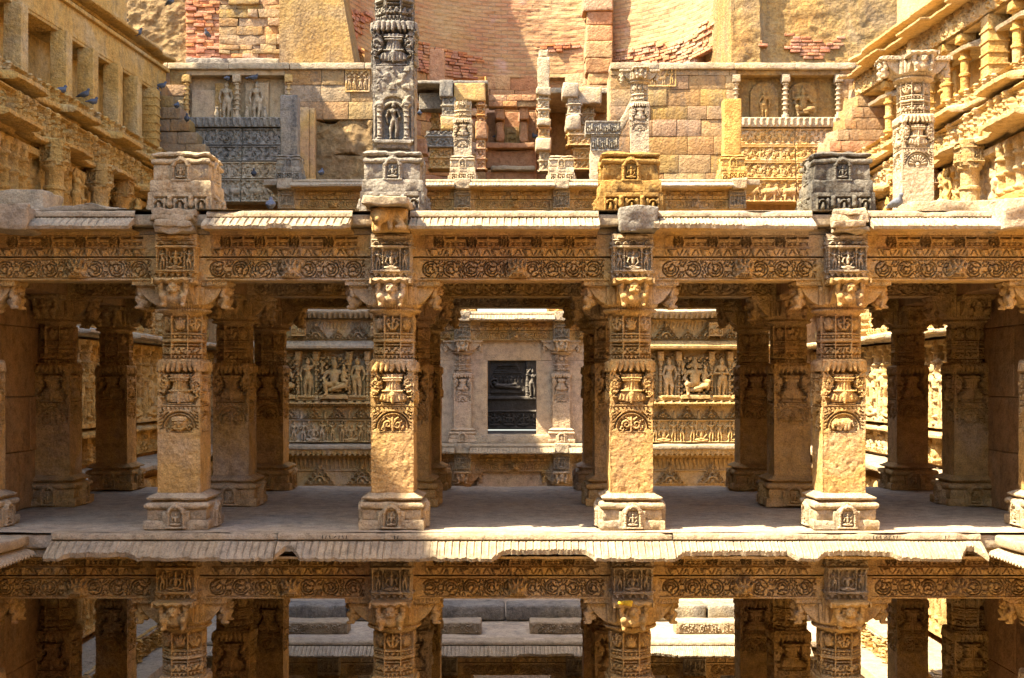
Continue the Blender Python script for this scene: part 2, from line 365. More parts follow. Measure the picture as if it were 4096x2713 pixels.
# ------------------------------------------------------------------ carved motifs
def band_upper(w, seed=0, r=.0075):
    """slots over diamonds, taking turns with double scrolls"""
    c = Cv(w, .125, r, .018); n = max(1, round((w-.12)/.35)); p = (w-.10)/n
    for i in range(n+1):
        x = .05+p*i
        if i < n:
            a, b = x+p*.52, x+p
            c.rect(a-.03, b+.03, .096, .115, -.035, cut=True); c.cap((a+b)/2, .09, (a+b)/2, .118, .022, .006, .03)
            c.rect(a-.02, b+.02, .024, .058, -.008, cut=True)
            for k in range(3): c.diamond(a+(b-a)*(k+.5)/3, .041, .030, .017, .016)
            c.rect(a-.02, b+.02, .064, .078, .022)
        if i < n:
            m = x+p*.24
            for f in (-1, 1):
                for R, dp in ((.050, .028), (.030, .026), (.013, .018)):
                    c.arc(m+f*.062, .066, R, .0115, PI*.62 if f > 0 else -PI*.38, PI*1.42 if f > 0 else PI*.38, -dp, True)
                for k in range(4): c.cap(m+f*.018, .02+.026*k, m+f*.03, .03+.026*k, .006, .004, .012, .018)
            c.diamond(m, .108, .016, .014, -.01, True); c.diamond(m, .02, .014, .014, -.01, True)
    return c
def band_pendant(w, seed=0, r=.0075):
    """slanting leaves with hanging lotus buds"""
    c = Cv(w, .082, r, 0.); c.H += .012+.018*(c.Z/.082)
    n = max(2, round(w/.17)); p = w/n
    for i in range(n*4):
        x = p/4*i; f = 1 if (i//4) % 2 else -1
        c.cap(x-.016*f, .012, x+.016*f, .070, .0055, .0055, .022, 0.022, cut=True)
    for i in range(n):
        x = p*(i+.5)
        if i % 2: c.cap(x, .07, x, .004, .034, .010, .03, .022)
        else:
            c.ell(x, .040, .040, .034, .055); c.rect(x-.036, x+.036, .055, .064, .062); c.cap(x, .02, x, 0, .016, .008, .03, .02)
    c.rect(0, w, .074, .082, .05); return c
def band_vine(w, seed=0, r=.0075, mask=True, h=.20):
    """a running vine: deep thin cuts round spirals, leaves and beads"""
    c = Cv(w, h, r, .014); zc = h/2; n = max(2, round(w/.225)); p = w/n; gw = max(.0062, r*.8)
    cut = lambda x0, z0, x1, z1, q=.8, d=.036: c.cap(x0, z0, x1, z1, gw*q, gw*q*.8, d, .012, cut=True)
    rr = random.Random(seed)
    for i in range(n):
        x = p*(i+.5); f = 1 if i % 2 else -1; R = h*.42; ph = rr.uniform(0, 6)
        c.ell(x, zc, R*.86, R*.86, .012, .014)
        c.arc(x, zc, R*.98, gw*1.45, ph, ph+5.2, -.04, True); c.arc(x, zc, R*.62, gw*1.3, ph+1.5, ph+6.4, -.032, True); c.arc(x, zc, R*.30, gw*1.6, ph, ph+4.6, -.03, True)
        for k in range(7):
            a = k*.9+ph; cut(x+R*.70*math.cos(a), zc+R*.70*math.sin(a), x+R*.88*math.cos(a+.22*f), zc+R*.88*math.sin(a+.22*f), .8, .02)
        for k in range(5):
            a = k*1.25+ph; cut(x+R*.40*math.cos(a), zc+R*.40*math.sin(a), x+R*.52*math.cos(a+.3), zc+R*.52*math.sin(a+.3), .8, .016)
        xb = x+p/2
        for s_ in (-1, 1):
            for k in range(3):
                u = (k-1.)*.026; cut(xb+u-.026*f*s_*.6, zc+s_*h*(.44-.03*k), xb+u+.012*f*s_, zc+s_*h*(.14+.03*(k % 2)), 1.1, .032)
            cut(xb-.02*f, zc-.03*s_, xb+.02*f, zc+.03*s_*f, 1., .03)
            for k in range(3): c.ell(xb+(k-1)*.03, zc+s_*h*(.30-.11*abs(k-1)), .012, .012, .012, .014); 
        for k in (1, 2): cut(x+(k-1.5)*.055, h*.035, x+(k-1.5)*.055+.014*f, h*.075, .9, .022); cut(x+(k-1.5)*.055, h*.965, x+(k-1.5)*.055+.014*f, h*.925, .9, .022)
    for z in (.004, h-.004): c.rect(.0, w, z-.004, z+.004, -.014, cut=True)
    return c
def lion_mask(r=.006):
    c = Cv(.20, .20, r, .0); 
    c.ell(.10, .085, .085, .075, .075, .0); c.ell(.10, .055, .06, .04, .10)
    for s_ in (-1, 1):
        c.ell(.10+s_*.038, .105, .024, .022, .105); c.cap(.10+s_*.03, .13, .10+s_*.055, .185, .022, .008, .05, .03)
        c.cap(.10+s_*.075, .10, .10+s_*.095, .15, .022, .01, .05, .01); c.cap(.10+s_*.06, .04, .10+s_*.085, .02, .02, .01, .04, .02)
    c.cap(.10, .15, .10, .195, .02, .008, .05, .03); c.cap(.10, .10, .10, .075, .014, .022, .03, .09)
    for k in range(5): c.cap(.10+(k-2)*.022, .03, .10+(k-2)*.022, .014, .009, .006, .05, .05)
    c.cap(.05, .048, .15, .048, .006, .006, .02, .09, cut=False); return c
def oct_face(w, h, r, seed):
    """one side of the eight-sided zone: lotus mask, diamonds, grooves, scroll band, leaf points"""
    c = Cv(w, h, r, .008); k = h/.525; m = .012
    c.rect(m, w-m, .345*k, .515*k, -.038, cut=True)              # mask zone
    x = w/2
    if seed % 2:
        c.ell(x, .40*k, .055, .045*k, .032, -.01); 
        for i in range(-2, 3): c.cap(x+i*.010, .40*k, x+i*.027, .495*k-abs(i)*.012, .016, .009, .030, -.008)
    else:
        for s_ in (-1, 1): c.spiral(x+s_*.036, .455*k, .038, 1.2, .011, .030, -.012, s_, 0); c.cap(x+s_*.05, .42*k, x+s_*.02, .365*k, .022, .012, .03, -.01)
        c.cap(x, .37*k, x, .50*k, .016, .012, .034, -.01)
    for s_ in (0, w): c.rect(s_-.016, s_+.016, .34*k, .52*k, .012)
    for z in (.335, .205, .170): c.rect(m*1.4, w-m*1.4, z*k-.008, z*k+.008, -.05, cut=True)
    c.rect(m, w-m, .260*k, .302*k, -.032, cut=True)
    for i in range(3): c.diamond(m+(w-2*m)*(i+.5)/3, .281*k, (w-2*m)/6, .018*k, .014)
    c.rect(0, w, .222*k, .238*k, .018)
    c.rect(m, w-m, .085*k, .152*k, -.03, cut=True); c.lace(m, w-m, .085*k, .150*k, 56, .012, seed, -.1)
    for i in range(2): c.spiral(m+(w-2*m)*(i+.5)/2, .117*k, .030, 1.2, .007, .018, -.004, 1 if i else -1)
    c.rect(m, w-m, .070*k, .082*k, -.045, cut=True)
    for i in range(4):
        cx = w*(i+.5)/4; c.cap(cx-w/9, .005, cx, .055*k, .007, .006, .035, .008, True); c.cap(cx, .055*k, cx+w/9, .005, .007, .006, .035, .008, True)
    return c
def pot_face(w=.452, h=.478, r=.0075, seed=0):
    """the vase of plenty: foliage over the rim, fluted neck, bulging foot, scrolls at both sides"""
    c = Cv(w, h, r, -.085); x = w/2; X, Z = c.X-x, c.Z
    # side field with an S outline
    edge = np.interp(Z, [.03, .09, .14, .20, .26, .31, .345, .40], [.165, .185, .15, .115, .10, .125, .15, .15])
    side = np.clip((np.abs(X)-edge)/.012, 0, 1); c.H = np.maximum(c.H, -.085+.091*side)
    # vase
    hw = np.interp(Z, [.045, .06, .085, .11, .135, .16, .20, .25, .29, .315, .345], [.12, .145, .16, .16, .135, .10, .085, .08, .093, .115, .135])
    fl = .006*np.cos(X/np.maximum(hw, .03)*PI*5.5)*np.clip((Z-.12)/.04, 0, 1)
    v = -.052+.075*np.sqrt(np.clip(1-(X/hw)**2, 0, 1))+fl
    c.H = np.where((np.abs(X) < hw) & (Z > .045) & (Z < .345), np.maximum(c.H, v), c.H)
    for z, a in ((.30, .10), (.275, .09), (.165, .105)): c.cap(x-a, z, x+a, z, .009, None, .02, .012)
    for i in range(-3, 4): c.cap(x+i*.040, .065+.012*abs(i)*.3, x+i*.036, .125, .012, .010, .014, .02-.005*abs(i))
    c.cap(x, .13, x, .035, .032, .008, .026, .02)
    c.rect(x-.13, x+.13, .022, .045, .0); c.rect(0, w, 0, .022, .004)
    c.rect(x-.14, x+.14, .345, .378, -.09, cut=True)
    # foliage hanging over the rim
    c.rect(0, w, .40, h, .004)
    for i in range(-3, 4):
        cx = x+i*.052; f = 1 if i > 0 else -1
        c.cap(cx, .455, cx+.012*f, .385+.012*abs(i)*.4, .028, .022, .034, .004)
        c.cap(cx+.012*f, .39, cx+.02*f, .376, .02, .012, .04, .0)
    for s_ in (-1, 1):
        c.cap(x+s_*.16, .455, x+s_*.205, .38, .03, .02, .03, 0.); c.spiral(x+s_*.17, .245, .052, 1.5, .011, .016, .004, s_, PI/2)
        c.spiral(x+s_*.195, .14, .030, 1.3, .008, .014, .004, -s_, 0)
        c.lace(x+s_*.165-.05, x+s_*.165+.05, .16, .36, 55, .012, seed+3, .3) if seed >= 0 else None
        rs = random.Random(seed*7+s_)
        for k in range(16):
            xa, za = x+s_*rs.uniform(.125, .21), rs.uniform(.05, .37); an = rs.uniform(0, PI); c.cap(xa, za, xa+.022*math.cos(an), za+.022*math.sin(an), .0055, .004, .03, .006, True)
        for k in range(5): c.cap(x+s_*(.13+.008*k), .30-.05*k, x+s_*(.165+.008*k), .325-.055*k, .010, .006, .016, .004)
    c.H[:, :2] = np.maximum(c.H[:, :2], .0); c.H[:, -2:] = np.maximum(c.H[:, -2:], .0)
    return c
def medallion(kind, w=.452, h=.275, r=.0075, seed=0):
    c = Cv(w, h, r, .004); x = w/2
    if kind == 'plain': return c
    c.arc(x, .04, .175, .016, 0, PI, -.045, True); c.arc(x, .04, .148, .012, 0, PI, -.03, True)
    for s_ in (-1, 1):
        c.arc(x+s_*.0, .04, .205, .010, .55 if s_ > 0 else PI-1.0, 1.0 if s_ > 0 else PI-.55, -.04, True)
        for k in range(5): c.cap(x+s_*(.15+.014*k), .235-.018*k, x+s_*(.17+.012*k), .25-.012*k, .007, .004, .010, .004)
    q, X, Z = c.win(x-.14, x+.14, .0, .185); ins = (np.hypot(X-x, Z-.045) < .138)
    c.H[q] = np.where(ins, -.034, c.H[q])
    if kind == 'face':
        c.ell(x, .085, .085, .075, .040, -.018); c.ell(x, .145, .09, .03, .03, -.016)
        for s_ in (-1, 1):
            c.ell(x+s_*.034, .10, .024, .020, .052, -.012); c.cap(x+s_*.012, .128, x+s_*.07, .125, .010, .008, .046, -.012)
            c.spiral(x+s_*.105, .045, .034, 1.2, .010, .026, -.018, s_); c.ell(x+s_*.05, .055, .028, .018, .046, -.014)
        c.cap(x, .10, x, .065, .010, .018, .056, -.012); c.cap(x-.045, .04, x+.045, .04, .010, None, .046, -.012)
    elif kind == 'elephant':
        K = lambda a, b, d, e, f, g, hh=.036: c.cap(x+a, b, x+d, e, f, g, hh, -.02)
        K(.035, .105, -.03, .10, .052, .05); K(.055, .10, .05, .04, .024, .02); K(.02, .09, .015, .035, .024, .019); K(-.03, .09, -.035, .035, .024, .019); K(-.065, .10, -.06, .04, .024, .019)
        K(-.075, .115, -.085, .10, .04, .038, .044); K(-.11, .10, -.115, .05, .020, .013, .04); K(-.115, .05, -.095, .04, .012, .010, .04); K(-.062, .11, -.058, .085, .026, .018, .056); K(.085, .12, .105, .06, .009, .006)
    elif kind == 'rays':
        for k in range(9): a = .18+k*(PI-.36)/8; c.cap(x+.055*math.cos(a), .045+.055*math.sin(a), x+.12*math.cos(a), .045+.12*math.sin(a), .008, .018, .022, -.02)
        c.ell(x, .045, .035, .035, .026, -.02)
    else:
        for s_ in (-1, 1):
            c.spiral(x+s_*.052, .085, .052, 1.5, .012, .030, -.02, s_, seed); c.spiral(x+s_*.09, .038, .032, 1.2, .010, .026, -.02, -s_, 1.)
            c.cap(x+s_*.02, .13, x+s_*.06, .16, .016, .008, .026, -.02)
        c.cap(x, .02, x, .16, .014, .010, .032, -.02)
        c.lace(x-.12, x+.12, .03, .16, 50, .034, seed, .1, -.034)
    for s_ in (-1, 1):
        for k in range(6): c.cap(x+s_*(.205-.006*(k % 2)), .03+.035*k, x+s_*(.185-.01*(k % 3)), .045+.035*k, .006, .004, .03, .004, True)
    for k in range(9): c.cap(.03+.045*k+.01, .262, .03+.045*k+.025, .245-.012*(k in (0, 1, 7, 8)), .006, .004, .03, .004, True)
    c.rect(0, w, .268, .275, -.02, cut=True); c.rect(0, w, 0, .012, .004); return c
def niche_seat(w, h, r, seed=0, depth=.03):
    """a small pointed niche with a seated deity"""
    c = Cv(w, h, r, .012); x = w/2
    c.rect(w*.22, w*.78, h*.10, h*.60, -.012, cut=True); q, X, Z = c.win(w*.2, w*.8, h*.5, h*.8)
    c.H[q] = np.where(np.hypot((X-x)/(w*.28), (Z-h*.58)/(h*.18)) < 1, -.012, c.H[q])
    sit(c, x, h*.12, h*.52, depth*1.2, -.008)
    for s_ in (-1, 1): baluster(c, x+s_*w*.37, h*.06, h*.66, w*.16, depth*.8, .008)
    c.arc(x, h*.60, w*.33, w*.13, 0, PI, .012+depth*.7); spire(c, x, h*.72, w*.8, h*.24, .012+depth*.6, 3)
    c.rect(0, w, 0, h*.07, .035)
    # pointed outline: cut the upper corners back
    X, Z = c.X, c.Z; out = np.abs(X-x) > np.interp(Z, [0, h*.7, h], [w*.5, w*.5, w*.10]); c.H = np.where(out, -.03, c.H); return c
def dancers(w, h, r, seed=0, n=None, d=None):
    """a row of small dancers and seated gods between posts"""
    c = Cv(w, h, r, 0.); n = n or max(3, round(w/(h*.42))); p = w/n; rr = random.Random(seed)
    for i in range(n):
        x = p*(i+.5)
        if i % 4 == 2: sit(c, x, h*.04, h*.80, d or .15*h)
        else: man(c, x, h*.05, h*(.84+.08*rr.random()), rr.choice((-1, 1)), d or .13*h, rr.choice(('up', 'bent')), seed*31+i)
        if i % 2 == 0: baluster(c, p*i, h*.03, h*.97, p*.22, (d or .13*h)*.8)
    c.rect(0, w, 0, h*.05, .15*h); c.rect(0, w, h*.94, h, .13*h); return c
def block_front(r=.006, seed=0):
    """front of the carved block over a capital: arched cornice, niches with gods, hanging points"""
    w, h = .43, .47; c = Cv(w, h, r, 0.)
    c.rect(0, w, .085, .325, -.06, cut=True)
    c.rect(.005, w-.005, .070, .092, .058); c.rect(.10, .33, .066, .094, .072)
    teeth(c, .02, w-.02, .012, .068, .062, .035); c.rect(.0, w, .055, .068, .045)
    for x in (.02, .125, .305, .41): baluster(c, x, .092, .32, .034, .058, -.02)
    sit(c, .215, .095, .205, .070, -.02, 'elephant' if seed % 3 == 1 else 'man')
    man(c, .072, .093, .215, 1, .055, 'bent', seed, -.02); man(c, .358, .093, .215, -1, .055, 'up', seed+5, -.02)
    c.rect(0, w, .320, .345, .050); c.rect(.09, .34, .318, .348, .066)
    for x, R in ((.215, .040), (.06, .028), (.37, .028), (.14, .022), (.29, .022)):
        c.arc(x, .358, R, .014, 0, PI, .050); c.arc(x, .358, R*.5, .012, 0, PI, .044)
    c.rect(.01, w-.01, .400, .412, .030); c.rect(.06, w-.06, .418, .446, .045); c.rect(.13, w-.13, .416, .45, .056)
    return c
def frieze_base(w, h, r, seed=0):
    """worn row of hanging leaves and seated figures round a plinth"""
    c = Cv(w, h, r, .005); n = max(3, round(w/.115)); p = w/n
    c.rect(.01, w-.01, .03, h-.05, -.03, cut=True)
    for i in range(n):
        x = p*(i+.5)
        if i % 2: c.cap(x, h*.35, x, h*.62, .036, .028, .06, -.02); c.ell(x, h*.68, .028, .032, .05)
        else: c.arc(x, h*.42, p*.34, .020, 0, PI, .034); c.cap(x, h*.2, x, h*.42, .02, .014, .05)
    for i in range(n+1): c.cap(p*i, h*.18, p*i, h*.6, .016, .022, .03, -.008)
    c.rect(0, w, h-.045, h, .012); return c

# ------------------------------------------------------------------ free-standing carving: blended limbs
def blob(caps, h=.01, k=.02, pad=.03):
    """one continuous skin over tapered limbs (a, b, ra, rb)"""
    A = np.array([c[0] for c in caps], float); B = np.array([c[1] for c in caps], float); ra = [c[2] for c in caps]; rb = [c[3] for c in caps]
    rm = max(max(ra), max(rb)); lo = np.minimum(A, B).min(0)-rm-pad; hi = np.maximum(A, B).max(0)+rm+pad
    g = [np.arange(lo[i], hi[i]+h, h) for i in range(3)]; P = np.stack(np.meshgrid(*g, indexing='ij'), -1)
    f = None
    for a, b, r0, r1 in zip(A, B, ra, rb):
        d = b-a; t = np.clip(((P-a)@d)/(d@d+1e-12), 0, 1); q = np.linalg.norm(P-a-t[..., None]*d, axis=-1)-(r0+(r1-r0)*t)
        if f is None: f = q
        else:
            m = np.clip(.5+.5*(q-f)/k, 0, 1); f = q*(1-m)+f*m-k*m*(1-m)
    s = f < 0; n = f.shape; idx = -np.ones([x-1 for x in n], np.int64)
    acc = np.zeros([x-1 for x in n]+[3]); cnt = np.zeros([x-1 for x in n])
    sl = lambda o: tuple(slice(o[i], n[i]-1+o[i]) for i in range(3))
    cor = [(i, j, l) for i in (0, 1) for j in (0, 1) for l in (0, 1)]
    for a in cor:
        for ax in range(3):
            if a[ax] == 0:
                b = list(a); b[ax] = 1; fa, fb = f[sl(a)], f[sl(b)]; x = (fa < 0) != (fb < 0)
                t = np.where(x, fa/np.where(x, fa-fb, 1), 0); pos = np.zeros(list(x.shape)+[3]); pos[...] = a; pos[..., ax] += t
                acc += np.where(x[..., None], pos, 0); cnt += x
    act = cnt > 0; idx[act] = np.arange(act.sum()); ijk = np.argwhere(act)
    V = lo+(ijk+acc[act]/cnt[act][:, None])*h
    F = []
    for ax in range(3):
        u, v = [(1, 2), (2, 0), (0, 1)][ax]
        a = [slice(0, n[i]-1) if i == ax else slice(1, n[i]-1) for i in range(3)]; b = list(a); b[ax] = slice(1, n[ax])
        sa, sb = s[tuple(a)], s[tuple(b)]; x = np.argwhere(sa != sb)
        if not len(x): continue
        off = np.array([0 if i == ax else 1 for i in range(3)]); c0 = x+off
        def cell(du, dv):
            y = c0.copy(); y[:, u] += du; y[:, v] += dv; return idx[tuple(y.T)]
        q = np.stack([cell(-1, -1), cell(0, -1), cell(0, 0), cell(-1, 0)], -1)
        fl = sa[tuple(x.T)]; F += [q[fl], q[~fl][:, ::-1]]
    m = M(); m.add(V, [x for x in F if len(x)]); return m
def dwarf_mesh(h=.0075, face=0):
    """squat atlas figure with raised arms, facing -Y"""
    c = [((0, -.03, .075), (0, -.035, .095), .074, .066), ((0, -.075, .168), (0, -.075, .176), .056, .054), ((0, -.13, .160), (0, -.128, .150), .012, .018), ((-.02, -.118, .135), (.02, -.118, .135), .012, .012)]
    for s in (-1, 1):
        c += [((s*.065, -.02, .125), (s*.125, -.05, .118), .032, .028), ((s*.125, -.05, .118), (s*.130, -.06, .185), .028, .024), ((s*.130, -.065, .19), (s*.118, -.08, .222), .03, .02),
              ((s*.06, -.02, .05), (s*.105, -.08, .082), .042, .036), ((s*.105, -.08, .082), (s*.098, -.05, .0), .034, .026), ((s*.098, -.05, .0), (s*.105, -.10, -.008), .024, .018),
              ((s*.024, -.125, .184), (s*.026, -.125, .184), .013, .013), ((s*.058, -.06, .185), (s*.066, -.055, .15), .016, .014)]
    if face: c += [((-.03, -.09, .215), (-.055, -.08, .245), .018, .010), ((.03, -.09, .215), (.055, -.08, .245), .018, .010), ((0, -.10, .22), (0, -.09, .25), .016, .01), ((-.035, -.115, .14), (.035, -.115, .14), .018, .018)]
    else: c += [((-.05, -.08, .212), (.05, -.08, .212), .016, .016)]
    return blob(c, h, .006)
def statue_stand(h=1., flip=1, pose=0, res=.02):
    f = flip; c = [((.02*f, 0, .90), (.02*f, -.01, .87), .062, .055), ((.02*f, .01, .95), (.02*f, .01, 1.0), .05, .022), ((.01*f, .01, .80), (0, 0, .74), .035, .05),
        ((-.09, 0, .755), (.09, 0, .755), .048, .048), ((0, 0, .74), (.02*f, 0, .60), .085, .062), ((.02*f, 0, .60), (.045*f, 0, .49), .065, .105),
        ((-.04, -.05, .70), (-.04, -.055, .70), .042, .042), ((.045, -.05, .70), (.045, -.055, .70), .042, .042),
        ((.0, 0, .48), (-.055*f, -.03, .26), .075, .05), ((-.055*f, -.03, .26), (-.04*f, 0, .04), .048, .03), ((-.04*f, 0, .03), (-.07*f, -.07, .015), .028, .022),
        ((.09*f, 0, .48), (.09*f, -.015, .26), .075, .05), ((.09*f, -.015, .26), (.06*f, 0, .04), .046, .03), ((.06*f, 0, .03), (.10*f, -.07, .015), .028, .022)]
    for s in (-1, 1):
        if pose == 1 and s == f: c += [((s*.12, 0, .75), (s*.20, -.02, .84), .036, .03), ((s*.20, -.02, .84), (s*.10, -.03, .99), .03, .026)]
        elif pose == 2: c += [((s*.12, 0, .75), (s*.18, -.03, .60), .036, .03), ((s*.18, -.03, .60), (s*.04, -.11, .60), .03, .026)]
        else: c += [((s*.12, 0, .75), (s*.175, 0, .58), .036, .03), ((s*.175, 0, .58), (s*.13, -.05, .43), .03, .026)]
    c += [((-.15, .02, .40), (-.13, .02, .02), .014, .02), ((.17, .02, .40), (.15, .02, .02), .014, .02)]
    return blob(c, res, .02).move(sc=h)
def statue_sit(h=1., head='man', consort=True, res=.02):
    c = [((0, 0, .80), (0, -.02, .76), .085, .075), ((0, 0, .86), (0, .02, 1.0), .07, .03), ((0, 0, .66), (0, 0, .60), .06, .08), ((-.13, 0, .59), (.13, 0, .59), .072, .072),
         ((0, 0, .56), (0, -.02, .34), .13, .14 if head == 'elephant' else .11), ((.06, 0, .24), (.30, -.16, .22), .085, .07), ((.30, -.16, .22), (-.02, -.22, .14), .062, .045),
         ((-.08, 0, .24), (-.24, -.18, .26), .085, .07), ((-.24, -.18, .26), (-.20, -.14, -.02), .06, .042), ((-.20, -.14, -.02), (-.23, -.24, -.03), .045, .035),
         ((-.2, 0, .60), (-.30, -.02, .42), .05, .042), ((-.30, -.02, .42), (-.24, -.14, .34), .042, .036), ((-.2, .02, .60), (-.33, 0, .58), .045, .036), ((-.33, 0, .58), (-.34, -.02, .78), .036, .034), ((-.34, -.02, .78), (-.35, -.02, .90), .05, .02),
         ((.2, 0, .60), (.28, -.06, .46), .05, .042)]
    if head == 'elephant': c += [((0, -.08, .74), (.02, -.12, .60), .05, .036), ((.02, -.12, .60), (.10, -.12, .50), .036, .026), ((-.10, 0, .80), (-.17, .02, .74), .05, .05), ((.10, 0, .80), (.17, .02, .74), .05, .05)]
    else: c += [((0, -.09, .79), (0, -.1, .77), .018, .018)]
    if consort: c += [((.27, -.08, .70), (.27, -.09, .68), .055, .05), ((.26, -.06, .60), (.25, -.06, .40), .06, .065), ((.25, -.08, .36), (.36, -.2, .34), .06, .045), ((.36, -.2, .34), (.34, -.16, .12), .042, .03), ((.31, -.06, .58), (.36, -.1, .46), .03, .026), ((.27, -.04, .76), (.25, -.02, .80), .04, .03)]
    c += [((-.28, .02, -.06), (.28, .02, -.06), .06, .06), ((-.16, -.06, .10), (.16, -.06, .10), .05, .05)]
    return blob(c, res, .022).move((0, 0, .12*h), sc=h)
def pigeon_mesh(res=.012):
    return blob([((0, .02, .085), (0, -.05, .10), .048, .052), ((0, .06, .08), (0, .17, .055), .030, .012), ((0, -.075, .12), (0, -.095, .165), .030, .022), ((0, -.10, .172), (0, -.105, .172), .025, .024),
                 ((0, -.12, .17), (0, -.142, .163), .009, .004), ((.035, -.03, .10), (.03, .11, .075), .028, .010), ((-.035, -.03, .10), (-.03, .11, .075), .028, .010), ((.018, -.01, .05), (.018, -.015, .0), .008, .006), ((-.018, -.01, .05), (-.018, -.015, .0), .008, .006)], res, .012)
# ------------------------------------------------------------------ pillars
MESH = {}
def base_low(mat, seed=0):
    m = M(); q = lambda *a, **k: m.prism(*a, sub=16, amp=.014, freq=8., seed=seed*5, **k)
    q([(.325, 0), (.34, .012), (.342, .09), (.332, .105)]); q([(.30, .103), (.305, .11), (.305, .205), (.296, .218)])
    q([(.29, .216), (.322, .226), (.336, .245), (.336, .268), (.32, .286), (.29, .292)]); q([(.262, .29), (.262, .312)]); q([(.275, .311), (.312, .322), (.318, .338), (.29, .352), (.25, .372), (.23, .384)])
    for k in range(4):
        a = k*PI/2; c_, s_ = math.cos(a), math.sin(a)
        T = Matrix.Rotation(a, 4, 'Z'); m.box(-.14, .14, -.345, -.2, .012, .2, .012, .08, .01, 8., k, T); m.box(-.19, .19, -.338, -.2, .222, .288, .03, .08, .006, 8., k, T)
    return m.mesh('pillar_base', mat)
def base_tall(mat, seed=0, worn=.014):
    m = M(); q = lambda *a, **k: m.prism(*a, sub=22, amp=worn, freq=11., seed=seed, **k)
    q([(.30, .0), (.30, .19), (.325, .192), (.33, .205)])
    for k in range(4): m.relief(frieze_base(.56, .20, .010, k).embed(.672, .20, .055, 0, .0), (0, 0, .002), k*PI/2, .335, .012, 9., seed+k, .0)
    q([(.31, .203), (.318, .21), (.318, .325), (.305, .338)]); q([(.28, .335), (.29, .345), (.29, .50), (.28, .51)])
    q([(.275, .508), (.305, .515), (.315, .53), (.315, .55), (.30, .565), (.27, .57)]); q([(.258, .568), (.258, .588)]); q([(.28, .587), (.305, .597), (.31, .615), (.285, .632), (.25, .645)])
    return m.mesh('pillar_base', mat)
def niche_mesh(mat, w=.21, h=.27, seed=0):
    return M().relief(niche_seat(w, h, .006, seed, .034), (0, 0, 0), 0, 0, .003, 20., seed, .05).mesh('niche_carving', mat)
def shaft_mesh(kind, mat, r=.0075, seed=0, z_plain=.636):
    m = M(); wq = .452
    c = Cv(wq, z_plain, .011, .004)
    for k in range(4):
        a = k*PI/2
        c.H = .004-.008*np.clip(fbm(np.stack([c.X*32, c.Z*26, 0*c.X+k], -1), 3, seed)*2-.25, 0, 1); m.relief(c, (0, 0, 0), a, .22, .007, 12., seed+k)
        kd = kind if k in (0, 2) else ('rays', 'scroll')[seed % 2]
        m.relief(medallion(kd, r=r, seed=seed+k), (0, 0, z_plain), a, .22, .004, 18., seed+k)
        m.relief(pot_face(r=r, seed=seed), (0, 0, z_plain+.275), a, .22, .004, 18., seed+k)
    m.prism([(.224, z_plain+.275+.470), (.228, z_plain+.275+.478), (.212, z_plain+.275+.50)], sub=6)
    z0 = z_plain+.275+.478; w8 = 2*.216*math.tan(PI/8)
    for k in range(8): m.relief(oct_face(w8, .486, r, k+seed), (0, 0, z0), k*PI/4, .205, .004, 18., seed+k)
    m.erode(.006, 4., seed); m.erode(.004, 18., seed); return m.mesh('pillar_shaft', mat)
def abacus_mesh(mat):
    n = 64; m = M(); prof = [(.19, -.01), (.216, .002), (.226, .02), (.236, .03), (.262, .036), (.28, .05), (.276, .064), (.256, .072), (.262, .084), (.288, .10), (.30, .12), (.292, .136), (.262, .148), (.2, .150)]
    a = np.linspace(0, 2*PI, n*3+1); P = np.array([[((r+.008*np.cos(n*x)*(.03 < z < .125))*math.cos(x), (r+.008*np.cos(n*x)*(.03 < z < .125))*math.sin(x), z) for x in a] for r, z in prof])
    m.grid(P); m.erode(.006, 8.); return m.mesh('abacus', mat)
def capital_mesh(mat):
    m = M(); m.prism([(.205, 0), (.225, .03), (.225, .24), (.235, .25), (.235, .29)], sub=6, amp=.008)
    return m.mesh('capital_core', mat)
